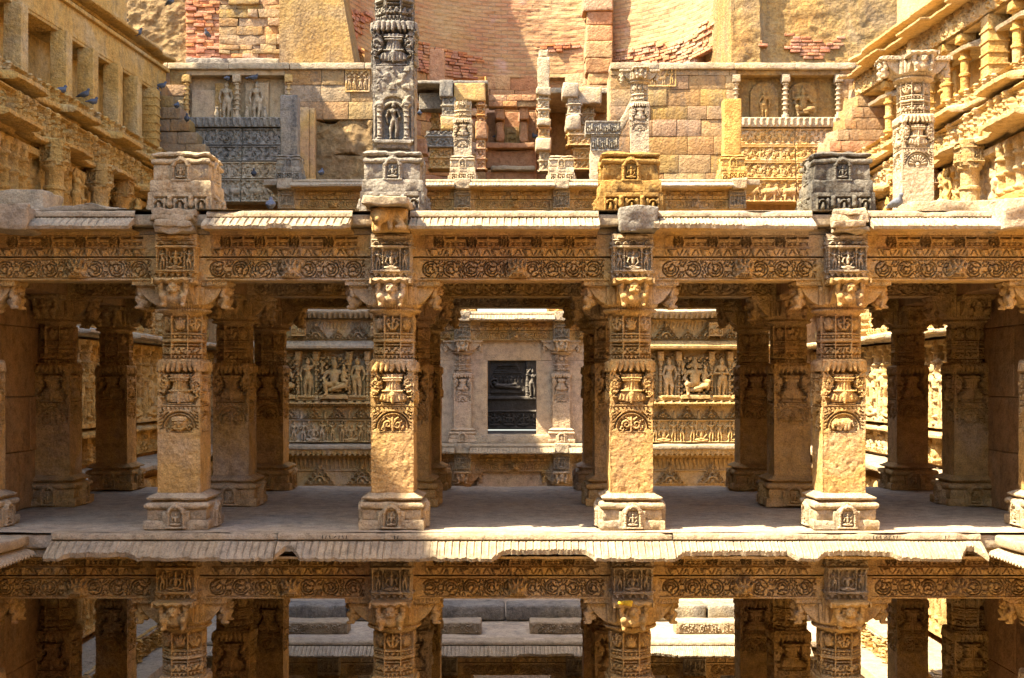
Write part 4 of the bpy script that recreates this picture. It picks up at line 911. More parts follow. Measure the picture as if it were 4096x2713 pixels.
# ================================================================== terraced side walls
def wallx(s, z, Y):
    """plan line of the side wall: upper tiers close in towards the back"""
    return Y
def side_terrace(s):
    nm = 'left' if s < 0 else 'right'; mat = 'ochre' if s < 0 else 'honey'
    t = thing('terrace_wall', f'tall stepped {nm} side wall of carved tiers and drip-stones, ' + ('in warm shade' if s < 0 else 'in full sun'), 'wall')
    Y0, Y1 = 18.6, 34.25; L = Y1-Y0
    def panel(name, X0, z0, z1, paint, r=.02, dX=0., mt=mat, y0=None, y1=None, seed=0, amp=.02):
        a0, a1 = y0 or Y0, y1 or Y1; c = Cv(a1-a0, z1-z0, r, 0.); paint(c)
        if s > 0: c.H = c.H[:, ::-1].copy()
        ang = math.atan2(a1-a0, 0) if False else PI/2
        m = M(); m.relief(c, (0, 0, 0), 0, 0, amp, 5., seed)
        V = m.V[0]; yy = a0+(V[:, 0]+c.w/2 if s < 0 else c.w/2-V[:, 0]); Xp = X0-dX*(Y1-yy)*-1
        Xp = X0+dX*(Y1-yy); m.V[0] = np.stack([s*(Xp-(-V[:, 1])), yy, z0+V[:, 2]], -1)
        return part(name, m, t, mat=mt)
    def ledge(name, Xin, Xout, z, th, seed, dX=0., mt=mat, ribs=True, step=2.7, y0=None, y1=None, droop=.10, jog=.28):
        a0, a1 = y0 or Y0, y1 or Y1; n = int((a1-a0)/.035); ys = np.linspace(a0, a1, n); off = dX*(Y1-ys)
        jg = jog*(np.abs(((ys+seed*.7)/step) % 1-.5) < .27); ch = .12*np.clip(n1(ys, 1.1, seed, 4)*2-.1, 0, 1)+.03*n1(ys, 6., seed+1)
        rb = .016*((ys/.11) % 1 < .5) if ribs else 0
        ps = [(0, 0, 0, 0), (.45, -.02, .5, 0), (.8, -.06, .9, 1), (1., -droop, 1, 1), (.99, -droop-th*.5, 1, 0), (.9, -droop-th*.8, .9, 0), (.5, -th-droop*.5, .5, 0), (.45, -th-droop*.5-.05, .45, 0), (0, -th-.1, 0, 0)]
        P = []
        for f, dz, j, r_ in ps:
            X = Xin+off+(Xout-Xin)*f-jg*j+ch*j; P.append(np.stack([s*X, ys, z+dz+rb*r_+.02*n1(ys, 3., seed+4)], -1))
        m = M(); m.grid(np.array(P)); part(name, m, t, mat=mt)
    def figures(c, seed=0, hf=.8):
        c.lace(0, c.w, 0, c.h, 9, .05, seed, .1); rr = random.Random(seed); x = .3
        while x < c.w-.3:
            wd = rr.uniform(.26, .55)*max(1, c.h*hf/.9); 
            if rr.random() < .25: sit(c, x, c.h*.06, c.h*hf, .22, .0)
            else: man(c, x, c.h*.05, c.h*hf, rr.choice((-1, 1)), .22, rr.choice(('up', 'bent')), rr.randrange(99))
            if rr.random() < .6: baluster(c, x+wd*.55, c.h*.02, c.h*.97, .16, .24)
            x += wd
        c.rect(0, c.w, 0, c.h*.06, .2); c.rect(0, c.w, c.h*.93, c.h, .16)
    def arches(c, seed=0):
        rr = random.Random(seed); x = .2
        while x < c.w-.2:
            w_ = rr.uniform(.5, .95); spire(c, x+w_/2, .02, w_*.95, c.h*.9, .10, 4); x += w_+rr.uniform(0, .15)
            if rr.random() < .4: c.rect(x, x+.25, 0, c.h, .16); sit(c, x+.125, c.h*.1, c.h*.6, .08, .13); x += .3
        c.rect(0, c.w, 0, c.h*.1, .06)
    rough = lambda k: (lambda c: c.lace(0, c.w, 0, c.h, 7, .06, k, -.1).lace(0, c.w, 0, c.h, 16, .09, k+2, .25))
    B = lambda name, X0, X1, z0, z1, y0=-12., y1=34.3, mt='wall': part(name, (lambda m: m.box(min(s*X0, s*X1), max(s*X0, s*X1), y0, y1, z0, z1, .02, 1.5))(M()), t, mat=mt)
    # the solid steps behind the carving
    for k, (X, a, b) in enumerate(((6.95, -8.4, -4.66), (7.78, -4.67, -1.72), (8.12, -1.73, 1.75), (8.95, 1.74, 4.5), (9.3, 4.49, 5.56))): B('core_masonry', X, 13., a, b)
    panel('dancers_plinth', 6.88, -5.05, -4.62, lambda c: figures(c, 3, .85), .022, seed=1); ledge('plinth_ledge', 7.5, 6.72, -4.58, .05, 2, mt='slab', jog=0., ribs=True)
    panel('niche_tier', 7.7, -4.5, -2.0, lambda c: figures(c, 5, .5), .03, seed=2); ledge('storey_ledge', 8.05, 7.35, -1.62, .12, 3, mt='slab', jog=.15)
    panel('tracery_band', 8.05, -1.55, -.95, lambda c: arches(c, 4), .018, seed=3); ledge('base_ledge', 8.1, 7.8, -.88, .06, 4, jog=.1)
    panel('niche_tier', 8.0, -.86, .80, lambda c: figures(c, 7, .68), .018, seed=4); ledge('niche_eave', 8.1, 7.45, 1.02, .08, 5, mt='slab' if s < 0 else 'pale', jog=.2)
    panel('pediment_band', 8.05, 1.02, 1.8, lambda c: arches(c, 9), .018, seed=5); ledge('storey_ledge', 8.9, 8.0, 1.9, .08, 6, jog=.2)
    panel('niche_tier', 8.85, 1.9, 4.3, lambda c: (figures(c, 11, .42), c.rect(0, c.w, 1.25, 1.4, .14)), .03, seed=6)
    ledge('niche_eave', 9.1, 8.45, 4.56, .12, 7, ribs=False)
    panel('figure_frieze', 9.15, 4.5, 5.32, lambda c: (rough(4)(c), figures(c, 13, .75)), .018, seed=7); ledge('upper_eave', 9.3, 8.72, 5.62, .12, 8, dX=.03)
    panel('figure_frieze', 9.22, 5.55, 6.12, lambda c: (rough(6)(c), figures(c, 15, .7)), .018, dX=.05, seed=8); ledge('gallery_ledge', 10.6, 9.25, 6.24, .10, 9, dX=.085, ribs=False, jog=.10, droop=.05)
    DX = .086
    def slant(name, X0, X1, z0, z1, mt=mat, y0=-12., y1=34.3, rr=.02):
        m = M(); m.box(min(s*X0, s*X1), max(s*X0, s*X1), y0, y1, z0, z1, rr, .5, .012, 2., 3); m.V = [np.stack([v[:, 0]+s*DX*(34.25-v[:, 1]), v[:, 1], v[:, 2]], -1) for v in m.V]; return part(name, m, t, mat=mt)
    m = M(); m.box(9.32, 13., -12, 34.3, 5.555, 6.15, .02, .6); m.V = [np.stack([s*(v[:, 0]+.05*(34.25-v[:, 1])), v[:, 1], v[:, 2]], -1) for v in m.V]; part('core_masonry', m, t, mat=mat)
    slant('gallery_back', 10.35, 13., 6.15, 7.9); slant('gallery_floor', 9.70, 10.4, 6.05, 6.18)
    slant('gallery_beam', 9.62, 13., 7.88, 8.72)
    ledge('cornice', 10., 9.32, 9.0, .10, 10, dX=DX, jog=0., ribs=True, droop=.04); slant('upper_wall', 10.15, 13., 8.98, 15.3 if s < 0 else 10.6, y1=32.9)
    if s > 0:
        panel('carved_beam', 9.58, 7.92, 8.42, lambda c: (rough(8)(c), arches(c, 21)), .02, dX=DX, seed=11); ledge('beam_eave', 10., 9.2, 8.52, .06, 14, dX=DX, jog=.2, droop=.06)
    for p_, z in ((9.66, 7.95), (9.58, 8.6)): slant('beam_moulding', p_-.06, p_+.1, z, z+.10, y0=15.)
    return t
def gx(s, Y): return s*(9.80+.086*(34.25-Y))
side_terrace(-1); side_terrace(1)
# plain pillars of the left gallery
lab = ['first', 'second', 'third', 'fourth', 'fifth', 'sixth', 'seventh']
for i, (Y, band) in enumerate(((23.7, 1), (25.75, 0), (27.85, 0), (29.25, 0), (30.7, 0), (31.95, 0), (33.2, 1))):
    t = thing('gallery_pillar', f'{"ringed" if band else "plain square"} gallery pillar on the left wall, {lab[i]} from the viewer', 'pillar', (gx(-1, Y)+.17, Y, 6.2), 0, 'pillars of the left gallery')
    m = M()
    m.box(-.19, .19, -.19, .19, 0, 1.69, .02, .2, .012, 4., i); part('pillar_shaft', m, t, mat='ochre')
    if band:
        for z in (.12, .32, .52, .74, .96, 1.2, 1.42): part('ring_moulding', M().box(-.215, .215, -.215, .215, z, z+.04, .012, .2), t, mat='ochre')
    else: part('pillar_foot', M().box(-.215, .215, -.215, .215, 0, .10, .02, .2, .01), t, mat='ochre'); 
# statues and balusters of the right gallery
for i, Y in enumerate((24.9, 27.3, 29.6, 31.6)):
    nmn = lab[i]
    t = thing('gallery_statue', f'standing god carved in the sunlit right gallery, {nmn} from the viewer', 'statue', (gx(1, Y)+.2, Y, 6.22), -PI/2, 'statues of the right gallery')
    part('figure', statue_stand(1.28, (-1)**i, i % 3), t, mat='ochre'); part('back_slab', M().box(-.36, .36, .12, .3, 0, 1.6, .03, .1, .02), t, mat='ochre')
    part('footing', M().box(-.34, .34, -.15, .2, -.02, .06, .02, .1, .01), t, mat='ochre')
for i, Y in enumerate((23.2, 24.2, 25.6, 26.6, 28., 28.9, 30.3, 32.4)):
    t = thing('gallery_pillar', f'{"fluted ringed" if i % 3 else "square banded"} post in the sunlit right gallery, {["nearest the viewer", "second", "third", "fourth", "fifth", "sixth", "seventh", "farthest"][i]}', 'pillar', (gx(1, Y)-.05, Y, 6.2), 0, 'posts of the right gallery')
    if i % 3:
        pr = []; z = 0.
        for a in (.17, .11, .14, .10, .13, .10, .14, .11, .16): pr += [(a, z), (a, z+.05), (.10, z+.07), (.10, z+.17)]; z += .185
        part('pillar_shaft', M().prism(pr, 12, 0., sub=2, amp=.012), t, mat='ochre'); part('pillar_cap', M().box(-.18, .18, -.18, .18, 1.5, 1.69, .02, .1, .02), t, mat='ochre')
    else:
        part('pillar_shaft', M().box(-.22, .22, -.22, .22, 0, 1.69, .02, .15, .012), t, mat='ochre')
        for z in (.1, .35, .6, .85, 1.1, 1.35): part('ring_moulding', M().box(-.245, .245, -.245, .245, z, z+.04, .012, .2), t, mat='ochre')
t = thing('gallery_eave', 'broken drip-stone over the statues of the right gallery', 'eave')
n_ = 300; ys = np.linspace(22, 33.5, n_); P = []
for f, dz in ((.9, 1.55), (.35, 1.50), (0, 1.36), (.03, 1.29), (.4, 1.34), (.9, 1.32)): P.append(np.stack([gx(1, ys)-.25+f+.12*(n1(ys, 1.2, 4)+.3)*(f < .5)+.25*((ys % 2.4) < 1.1)*(f < .5), ys, 6.2+dz+.03*n1(ys, 3., 5)], -1))
part('drip_stone', M().grid(np.array(P)), t, mat='pale')
# small pillars and statues of the lower niches seen over the roof edge
for s, sd in ((-1, 'left'), (1, 'right')):
    for i, Y in enumerate((22.9, 24.2, 25.4, 26.8, 28.1, 29.5, 31.0)):
        if i % 3 == 1:
            t = thing('niche_statue', f'standing figure under the {sd} wall eave, {lab[i//3]} statue from the viewer', 'statue', (s*8.55, Y, 3.2), -s*PI/2 if s > 0 else PI/2, f'statues under the {sd} eave')
            part('figure', statue_stand(1.0, (-1)**i, i % 3), t, mat='ochre'); part('footing', M().box(-.28, .28, -.2, .3, -.1, .03, .02, .1, .02), t, mat='ochre')
        else:
            t = thing('niche_pillar', f'stubby {"red" if s > 0 and i == 2 else "carved"} pillar under the {sd} wall eave, {lab[i]} support from the viewer', 'pillar', (s*8.5, Y, 3.05), 0, f'pillars under the {sd} eave')
            mt = 'red' if s > 0 and i == 2 else 'ochre'
            part('pillar_shaft', M().prism([(.24, 0), (.24, .18), (.17, .24), (.17, .5), (.2, .52), (.2, .56), (.17, .58), (.17, .85), (.22, .90), (.22, .96)], 10, 0, sub=3, amp=.02, seed=i), t, mat=mt)
            part('pillar_capital', M().relief(block_front(.015, i), (0, 0, .95), 0, .17, .01, 9, i, .2).box(-.2, .2, -.17, .2, .95, 1.42, .02, .1, .02).relief(block_front(.015, i), (0, 0, .95), -s*PI/2, .2, .01, 9, i, .2), t, mat=mt)
    t = thing('niche_ledge', f'worn ledge carrying the {sd} niche pillars', 'ledge'); part('ledge_slab', M().box(min(s*8.2, s*9), max(s*8.2, s*9), 20, 34.2, 2.95, 3.12, .03, .12, .03, 4., 4), t, mat='ochre')
# ================================================================== the far pavilion front before the well
YB = 31.5
GF = 'pillars of the far front'
for zf, top, tall, nm, idx in ((L1, True, False, 'behind the aisle at the doorway', (2, 3)), (L0, True, False, 'below the doorway', (2, 3)), (L2, True, False, 'of the hidden middle tier', (1, 2, 3, 4))):
    for i in idx: pillar('pillar', COLX[i], YB+.22, zf, f'distant pillar {ORD[i]} {nm}', GF, ('rays', 'foliage')[i % 2], hi=False, seed=i, mat='pink' if zf == L1 else 'sand', base='pink' if zf == L1 else 'sand', fig=i)
for zf, nm, bays in ((L2, 'top tier of the far front', range(5)), (L1, 'above the doorway', (1, 2, 3)), (L0, 'below the doorway', (1, 2, 3))):
    for i in bays:
        x0, x1 = COLX[i]+.215, COLX[i+1]-.215
        if zf != L2 and i == 1: x0 = -1.95
        if zf != L2 and i == 3: x1 = 1.95
        lintel(x0, x1, YB, zf+2.626, f'distant scroll lintel {["at far left", "left of centre", "in the centre", "right of centre", "at far right"][i]}, {nm}', 'lintels of the far front', seed=i, r=.016)
        eave(x0-.03, x1+.03, YB-.28, zf+ST-.10, YB-.62, zf+ST-.22, f'distant drip-stone {["at far left", "left of centre", "in the centre", "right of centre", "at far right"][i]}, {nm}', 'drip-stones of the far front', 60+i+int(zf*3), mat='slab', broken=.2, depth=.5, yc=YB)
    for i in (range(6) if zf == L2 else (2, 3)):
        carved_block(COLX[i], YB-.10, zf+2.63, f'distant niche block {BK[i].replace("over the mask pillar", "left of centre").replace("over the elephant pillar", "right of centre")}, {nm}', 'niche blocks of the far front', seed=i, mat='pale', r=.012)
        one('broken_bracket', rock(-.19, .19, -.15, .4, 0, .26, 30+i, .03, .06), 'pale', f'distant weathered stub {BK[i].replace("over the mask pillar", "left of centre").replace("over the elephant pillar", "right of centre")}, {nm}', 'stone stub', (COLX[i], YB-.2, zf+3.10), 0, 'stubs of the far front')
# platforms behind the far front
m = M(); m.box(-6.3, 6.3, YB-.25, 32.7, L3-.16, L3-.012, .02, .4, .02, 2.); struct('far_roof', m, 'slab')
m = M(); m.box(-6.3, 6.3, YB-.25, 32.3, L2-.16, L2-.05, .02, .4); struct('far_floor', m, 'slab')
m = M(); m.box(-7.2, 7.2, YB-.22, 34.2, L1-.16, L1-.02, .02, .4, .02, 2.); struct('far_ledge', m, 'slab')
# pillar stumps on the top tier
def broken_pillar(X, Y, zf, hgt, label, kind='rays', mat='pale', side=0):
    t = stump(X, Y, zf, label, mat, 'broken pillars on the far front', 6); t.name = 'broken_pillar'; t['category'] = 'pillar'
    k = ('shaft', kind, mat, False, 0)
    if hgt == 'carved':
        if k not in MESH: MESH[k] = shaft_mesh(kind, mat, .014, 0, .2)
        o = link('pillar_shaft', MESH[k], t, (0, 0, .645))
    else: part('pillar_shaft', M().box(-.22, .22, -.22, .22, .64, .64+hgt, .03, .1, .02, 5., int(X*9)), t, mat=mat)
    return t
broken_pillar(COLX[2], YB+.22, L3-.02, 'carved', 'sunlit carved broken pillar left of centre on the far roof')
t = stump(COLX[3], YB+.22, L3-.02, 'sunlit empty pillar base right of centre on the far roof', 'pale', 'broken pillars on the far front', 6)
broken_pillar(-5.68, YB+.1, L3-.02, 1.55, 'grey plain broken pillar at the left end of the far roof', mat='grey')
broken_pillar(5.62, YB+.1, L3-.02, 1.45, 'yellow chisel-marked broken pillar at the right end of the far roof', mat='ochre')
pillar('pillar', 3.28, YB+.3, L3-.02-.25+.25, 'sunlit battered pillar with capital right of centre on the far roof', 'broken pillars on the far front', 'rays', True, 'pale', 'pale', False, 0, seed=1)
one('leaning_slab', M().box(-.09, .09, -.3, .3, 0, 1.75, .03, .12, .03), 'pale', 'sunlit slab leaning against the battered pillar on the far roof', 'stone slab', (2.55, YB+1.0, L3+.95)).rotation_euler = (0, R_(27), 0)
one('carved_fragment', M().relief(frieze_base(.9, .34, .014, 2), (0, 0, 0), 0, .3, .02, 6, 1, .3).box(-.44, .44, -.28, .3, 0, .34, .03, .1, .03).relief(frieze_base(.72, .42, .014, 1), (.05, 0, -.42), 0, .26, .02, 6, 1, .3), 'grey', 'dark carved capital fragment beside the battered pillar', 'stone fragment', (2.35, YB+.6, L3+1.25))
part('fragment_foot', rock(-.32, .38, -.24, .3, -1.22, -.4, 8, .03, .1), bpy.data.objects['carved_fragment'], mat='pale')
# doorway wall in the centre
t = thing('door_wall', 'plain pinkish stone wall round the dark doorway behind the centre aisle', 'wall')
hole = lambda x, z: -.63 < x < .63 and -1.34 < z < .56
m = M(); m.box(-2.29, -.63, YB+.18, YB+.6, L1+.0, .56, .01, .2, .012, 3.); m.box(.63, 2.29, YB+.18, YB+.6, L1+.0, .56, .01, .2, .012, 3., 4); m.box(-2.29, 2.29, YB+.185, YB+.6, .562, 1.75, .01, .2, .012, 3., 8)
part('wall_blocks', m, t, mat='pink'); part('door_sill', M().box(-.98, .98, YB-.08, YB+.6, L1-.01, -1.34, .02, .1, .015), t, mat='pale')
m = M(); m.box(-.9, .9, YB+.19, YB+.6, -3.3, -2.28, .01, .2, .012, 3.); m.box(-2.29, 2.29, YB+.2, YB+.62, L0-3.5, -2.9, .01, .3, .012, 3., 4); m.box(-2.285, 2.285, YB+.36, YB+.58, -3.2, -1.75, .01, .3); part('lower_wall', m, t, mat='pink')
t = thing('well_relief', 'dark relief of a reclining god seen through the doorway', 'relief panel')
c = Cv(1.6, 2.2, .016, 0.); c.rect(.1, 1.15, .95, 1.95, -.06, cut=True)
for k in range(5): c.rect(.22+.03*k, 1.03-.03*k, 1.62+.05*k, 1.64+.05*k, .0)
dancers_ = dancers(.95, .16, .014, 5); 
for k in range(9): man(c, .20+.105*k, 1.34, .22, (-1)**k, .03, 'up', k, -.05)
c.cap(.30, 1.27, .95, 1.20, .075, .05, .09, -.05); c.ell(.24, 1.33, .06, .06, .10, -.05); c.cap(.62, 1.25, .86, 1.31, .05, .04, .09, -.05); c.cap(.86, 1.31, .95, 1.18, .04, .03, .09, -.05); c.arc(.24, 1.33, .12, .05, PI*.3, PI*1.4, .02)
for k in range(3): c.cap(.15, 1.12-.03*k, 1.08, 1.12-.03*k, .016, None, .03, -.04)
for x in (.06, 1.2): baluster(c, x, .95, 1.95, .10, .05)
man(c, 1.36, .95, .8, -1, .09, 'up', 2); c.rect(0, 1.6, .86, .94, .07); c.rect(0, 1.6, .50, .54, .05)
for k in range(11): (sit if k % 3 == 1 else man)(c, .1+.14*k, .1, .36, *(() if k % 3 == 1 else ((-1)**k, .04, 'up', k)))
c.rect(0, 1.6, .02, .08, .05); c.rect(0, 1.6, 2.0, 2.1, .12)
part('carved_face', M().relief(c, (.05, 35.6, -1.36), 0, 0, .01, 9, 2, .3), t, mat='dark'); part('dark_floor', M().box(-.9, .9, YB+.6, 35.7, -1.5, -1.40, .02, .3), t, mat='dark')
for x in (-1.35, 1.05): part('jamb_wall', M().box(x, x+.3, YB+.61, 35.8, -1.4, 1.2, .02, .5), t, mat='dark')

# ---- panels of gods on both sides of the doorway
def god_panel(s):
    sd = 'left' if s < 0 else 'right'; xa, xb = (-6.6, -2.3) if s < 0 else (2.3, 6.6); w = xb-xa; xm = (xa+xb)/2; mt = 'sand' if s < 0 else 'honey'; Yp = 31.35
    t = thing('god_panel', f'carved wall bay of niches and friezes {sd} of the doorway, ' + ('shaded' if s < 0 else 'glowing ochre'), 'carved wall')
    part('wall_core', M().box(xa, xb, Yp+.3, Yp+1.2, L0, 1.78, .02, .5), t, mat=mt)
    part('return_wall', M().box(*((-8.3, -6.58) if s < 0 else (6.58, 8.3)), 32.3, 32.8, -8.5, 1.78, .02, .4, .02, 3.), t, mat='wall')
    # dancers, spires, niche backs, pediments
    part('dancers_frieze', M().relief(dancers(w, .58, .016, 7+s, d=.085), (xm, Yp, -1.53), 0, 0, .006, 9, 1, .3), t, mat=mt)
    c = Cv(w, .33, .014, 0.); n = 7; p = w/n
    for i in range(n): spire(c, p*(i+.5), .02, p*.78, .29, .10, 4); c.cap(p*i, .04, p*i, .18, .06, .03, .07)
    part('spire_frieze', M().relief(c, (xm, Yp+.06, -.94), 0, 0, .006, 9, 2, .3), t, mat=mt)
    c = Cv(w, .14, .012, 0.); teeth(c, 0, w, .0, .07, .07, .12); c.rect(0, w, .06, .10, .2); n = int(w/.21)
    for i in range(n): c.arc(.105+.21*i, .10, .045, .02, 0, PI, .16)
    part('niche_ledge', M().relief(c, (xm, Yp, -.61), 0, .06, .006, 9, 3, .3), t, mat=mt)
    c = Cv(w, 1.30, .016, -.22); cx = xm-xa
    for g in (-1.55, 0, 1.55):
        for e in (-.72, -.28): pass
    for i, X in enumerate(god_x(s)[1]):
        x = X-xa
        q, XX, ZZ = c.win(x-.45, x+.45, 0, 1.2); d = np.hypot((XX-x)/.42, np.maximum(ZZ-.75, 0)/.40)
        c.arc(x, .72, .37, .10, 0, PI, -.10); c.arc(x, .86, .19, .05, 0, PI, -.12); c.lace(x-.42, x+.42, .1, 1.1, 26, 0, i, .2); q, XX, ZZ = c.win(x-.46, x+.46, 0, 1.2)
        n = fbm(np.stack([XX*22, ZZ*22, 0*XX], -1), 2, i); c.H[q] = np.where(np.abs(XX-x) > .27, np.maximum(c.H[q], -.20+.06*(n > .05)), c.H[q])
    for i, X in enumerate(god_x(s)[0]):
        x = X-xa
        for dx in (-.23, .23):
            baluster(c, x+dx, .08, 1.02, .13, .20, -.2); c.rect(x+dx-.085, x+dx+.085, 1.02, 1.26, .02); c.rect(x+dx-.05, x+dx+.05, 1.06, 1.2, .04)
        for k in (-1, 1): c.spiral(x+k*.07, 1.14, .07, 1.2, .018, .05, -.12, k)
        c.rect(x-.31, x+.31, 0, .10, .04)
    c.rect(0, w, 0, .05, .03)
    part('niche_backs', M().relief(c, (xm, Yp, -.47), 0, 0, .008, 9, 4, .3), t, mat=mt)
    m = M(); xs = np.linspace(xa, xb, 260); rb = .012*((xs/.10) % 1 < .5)
    m.grid(np.array([np.stack([xs, np.full_like(xs, Yp+a)+.02*n1(xs, 3., 3)*(b < 1.05), np.full_like(xs, b)+rb*(k == 1)], -1) for k, (a, b) in enumerate(((.1, 1.06), (-.12, 1.03), (-.30, .92), (-.29, .86), (-.1, .84), (.2, .83)))])); part('niche_eave', m, t, mat='pale' if s < 0 else 'honey')
    c = Cv(w, .54, .014, 0.); n = 4; p = w/n
    for i in range(n+1): spire(c, p*i+.02, .03, p*.46, .24, .10, 3)
    for i in range(n): spire(c, p*(i+.5), .03, p*.62, .42, .12, 5)
    for k in range(int(w/.09)): c.cap(.09*k, .32, .09*k+.03, .47, .028, .004, .03)
    part('pediment_band', M().relief(c, (xm, Yp+.05, 1.06), 0, 0, .006, 9, 5, .3), t, mat=mt)
    for X in ((-5.40, -3.4) if s < 0 else (5.15, 3.2)):
        part('corbel', M().relief(frieze_base(.34, .34, .014, 2), (X, Yp-.1, 1.17), 0, .12, .008, 9, 1, .25).box(X-.165, X+.165, Yp-.2, Yp+.2, 1.2, 1.5, .01, .1), t, mat=mt)
    m = M(); m.grid(np.array([np.stack([xs, np.full_like(xs, Yp+a)-.06*np.clip(n1(xs, 1.5, 5), 0, 1)*(a < -.3), np.full_like(xs, b)+.02*n1(xs, 5., 7)-.05*((xs/.13) % 1 > .5)*(k == 4)], -1) for k, (a, b) in enumerate(((.4, 1.86), (-.3, 1.84), (-.46, 1.78), (-.45, 1.74), (-.32, 1.66), (-.2, 1.66), (.2, 1.6)))])); part('top_eave', m, t, mat='slab' if s < 0 else 'pale')
    m = M(); m.box(xa, xb, Yp-.55, Yp+.3, L1-.13, L1-.015, .03, .12, .03, 3., 4); part('foot_ledge', m, t, mat='slab')
    m = M(); m.grid(np.array([np.stack([xs, np.full_like(xs, Yp+a), np.full_like(xs, b)-.05*((xs/.13) % 1 > .5)*(k == 1)], -1) for k, (a, b) in enumerate(((-.5, L1-.11), (-.46, L1-.24), (-.4, L1-.24), (.0, L1-.28)))])); part('drip_teeth', m, t, mat=mt)
    c = Cv(w, .75, .016, 0.)
    for k in range(int(w/.11)): c.cap(.11*k, .62, .11*k+.02, .38, .034, .004, .04)
    for i in range(4): spire(c, w/4*(i+.5)+.1, .0, .75, .5, .10, 5)
    c.rect(0, w, .32, .36, .05); part('lower_band', M().relief(c, (xm, Yp+.02, L1-1.04), 0, 0, .006, 9, 6, .3), t, mat=mt)
    part('lower_wall', M().box(xa, xb, Yp+.04, Yp+.31, L0, L1-1.03, .02, .3, .02), t, mat=mt)
def god_x(s):
    if s < 0: return [-5.22, -3.92], [-5.85, -4.52, -3.1]
    return [4.02, 5.32], [3.2, 4.66, 5.95]
for s, sd in ((-1, 'left'), (1, 'right')):
    god_panel(s); A, Bx = god_x(s); mt = 'sand' if s < 0 else 'honey'; Y = 31.40
    for i, x in enumerate(A):
        lb = [['slender maiden with raised arm beside the seated couple', 'maiden standing close to the aisle pillar, arm lowered'], ['maiden with crossed ankles beside the elephant god', 'maiden holding a bowl right of the elephant god']][s > 0][i]
        t = thing('statue', f'{lb}, {sd} panel', 'statue', (x, Y, -.36), 0, 'standing maidens of the far panels'); part('figure', statue_stand(.98, (-1)**(i+(s > 0)), [1, 0, 0, 2][i+2*(s > 0)], .017), t, mat=mt)
        part('footing', M().box(-.22, .22, -.16, .2, -.03, .025, .01, .1, .008), t, mat=mt)
    for i, x in enumerate(Bx):
        lb = [['seated god at the left edge of the shaded panel', 'crowned god seated with his consort in an arched niche', 'seated god hidden next to the aisle pillar'], ['seated god near the doorway, right panel', 'elephant headed god seated with his consort', 'slim seated god at the outer edge of the ochre panel']][s > 0][i]
        t = thing('statue', f'{lb}', 'statue', (x, Y, -.40), 0, 'seated gods of the far panels'); part('figure', statue_sit(.92, 'elephant' if (s > 0 and i == 1) else 'man', i == 1, .017), t, mat=mt)
        part('footing', M().box(-.36, .36, -.2, .25, -.02, .075, .01, .1, .008), t, mat=mt)

# ---- the low pavilion between, seen under the lower lintels
YL = 23.7
for i in range(1, 5): pillar('pillar', COLX[i], YL+.22, L0-ST, f'pillar {ORD[i]} of the low pavilion below', 'pillars of the low pavilion', 'rays', hi=False, seed=i, fig=i)
for i in range(5):
    lintel(COLX[i]+.215, COLX[i+1]-.215, YL, L0-ST+2.626, f'scroll lintel of the low pavilion {["at the left end", "left of centre", "in the centre", "right of centre", "at the right end"][i]}', 'lintels of the low pavilion', seed=i, r=.014)
    eave(COLX[i]-.1+.003, COLX[i+1]-.1, YL-.30, L0-.10, YL-.62, L0-.23, f'drip-stone of the low pavilion {["at the left end", "left of centre", "in the centre", "right of centre, sunlit", "at the right end"][i]}', 'drip-stones of the low pavilion', 80+i, broken=.3, yc=YL)
for i in range(6): carved_block(COLX[i], YL-.10, L0-ST+2.63, f'niche block of the low pavilion {BK[i].replace("over the mask pillar", "left of centre").replace("over the elephant pillar", "right of centre")}', 'niche blocks of the low pavilion', seed=i, r=.012)
m = M(); m.box(-6.4, 6.4, YL-.25, 28.2, L0-.14, L0-.012, .02, .3, .025, 2.); struct('low_roof', m, 'floor')
xs_ = [(-5.9, -3.4, 'far left'), (-3.38, -.15, 'left of centre'), (-.12, 1.55, 'in the centre'), (1.57, 4.0, 'right of centre, sunlit'), (4.03, 6.1, 'at the right end')]
for k, (a, b, nm) in enumerate(xs_):
    one('stone_beam', M().box(a, b, 25.3, 25.95, L0, L0+.32, .05, .09, .03, 4., k), 'grey', f'weathered long stone beam lying on the low roof, {nm}', 'stone beam', None, 0, 'beams lying on the low roof')
for k, (a, b, nm) in enumerate(((-4.6, -3.2, 'left, scroll carved'), (-2.0, -.6, 'half hidden by the aisle pillar'), (.35, 1.5, 'centre, slot carved'), (3.2, 4.9, 'right, sunlit and scroll carved'))):
    t = thing('fallen_lintel', f'fallen carved lintel piece on the low roof, {nm}', 'lintel', ((a+b)/2, 24.05, L0-.02), 0, 'lintel pieces on the low roof'); w = b-a
    part('beam_body', M().box(-w/2, w/2, 0, .5, 0, .24, .03, .1, .02), t, mat='slab'); part('carving', M().relief(band_vine(w-.1, k, .016, h=.17), (0, -.01, .035), 0, 0, .006, 9, k, .02), t, mat='slab')
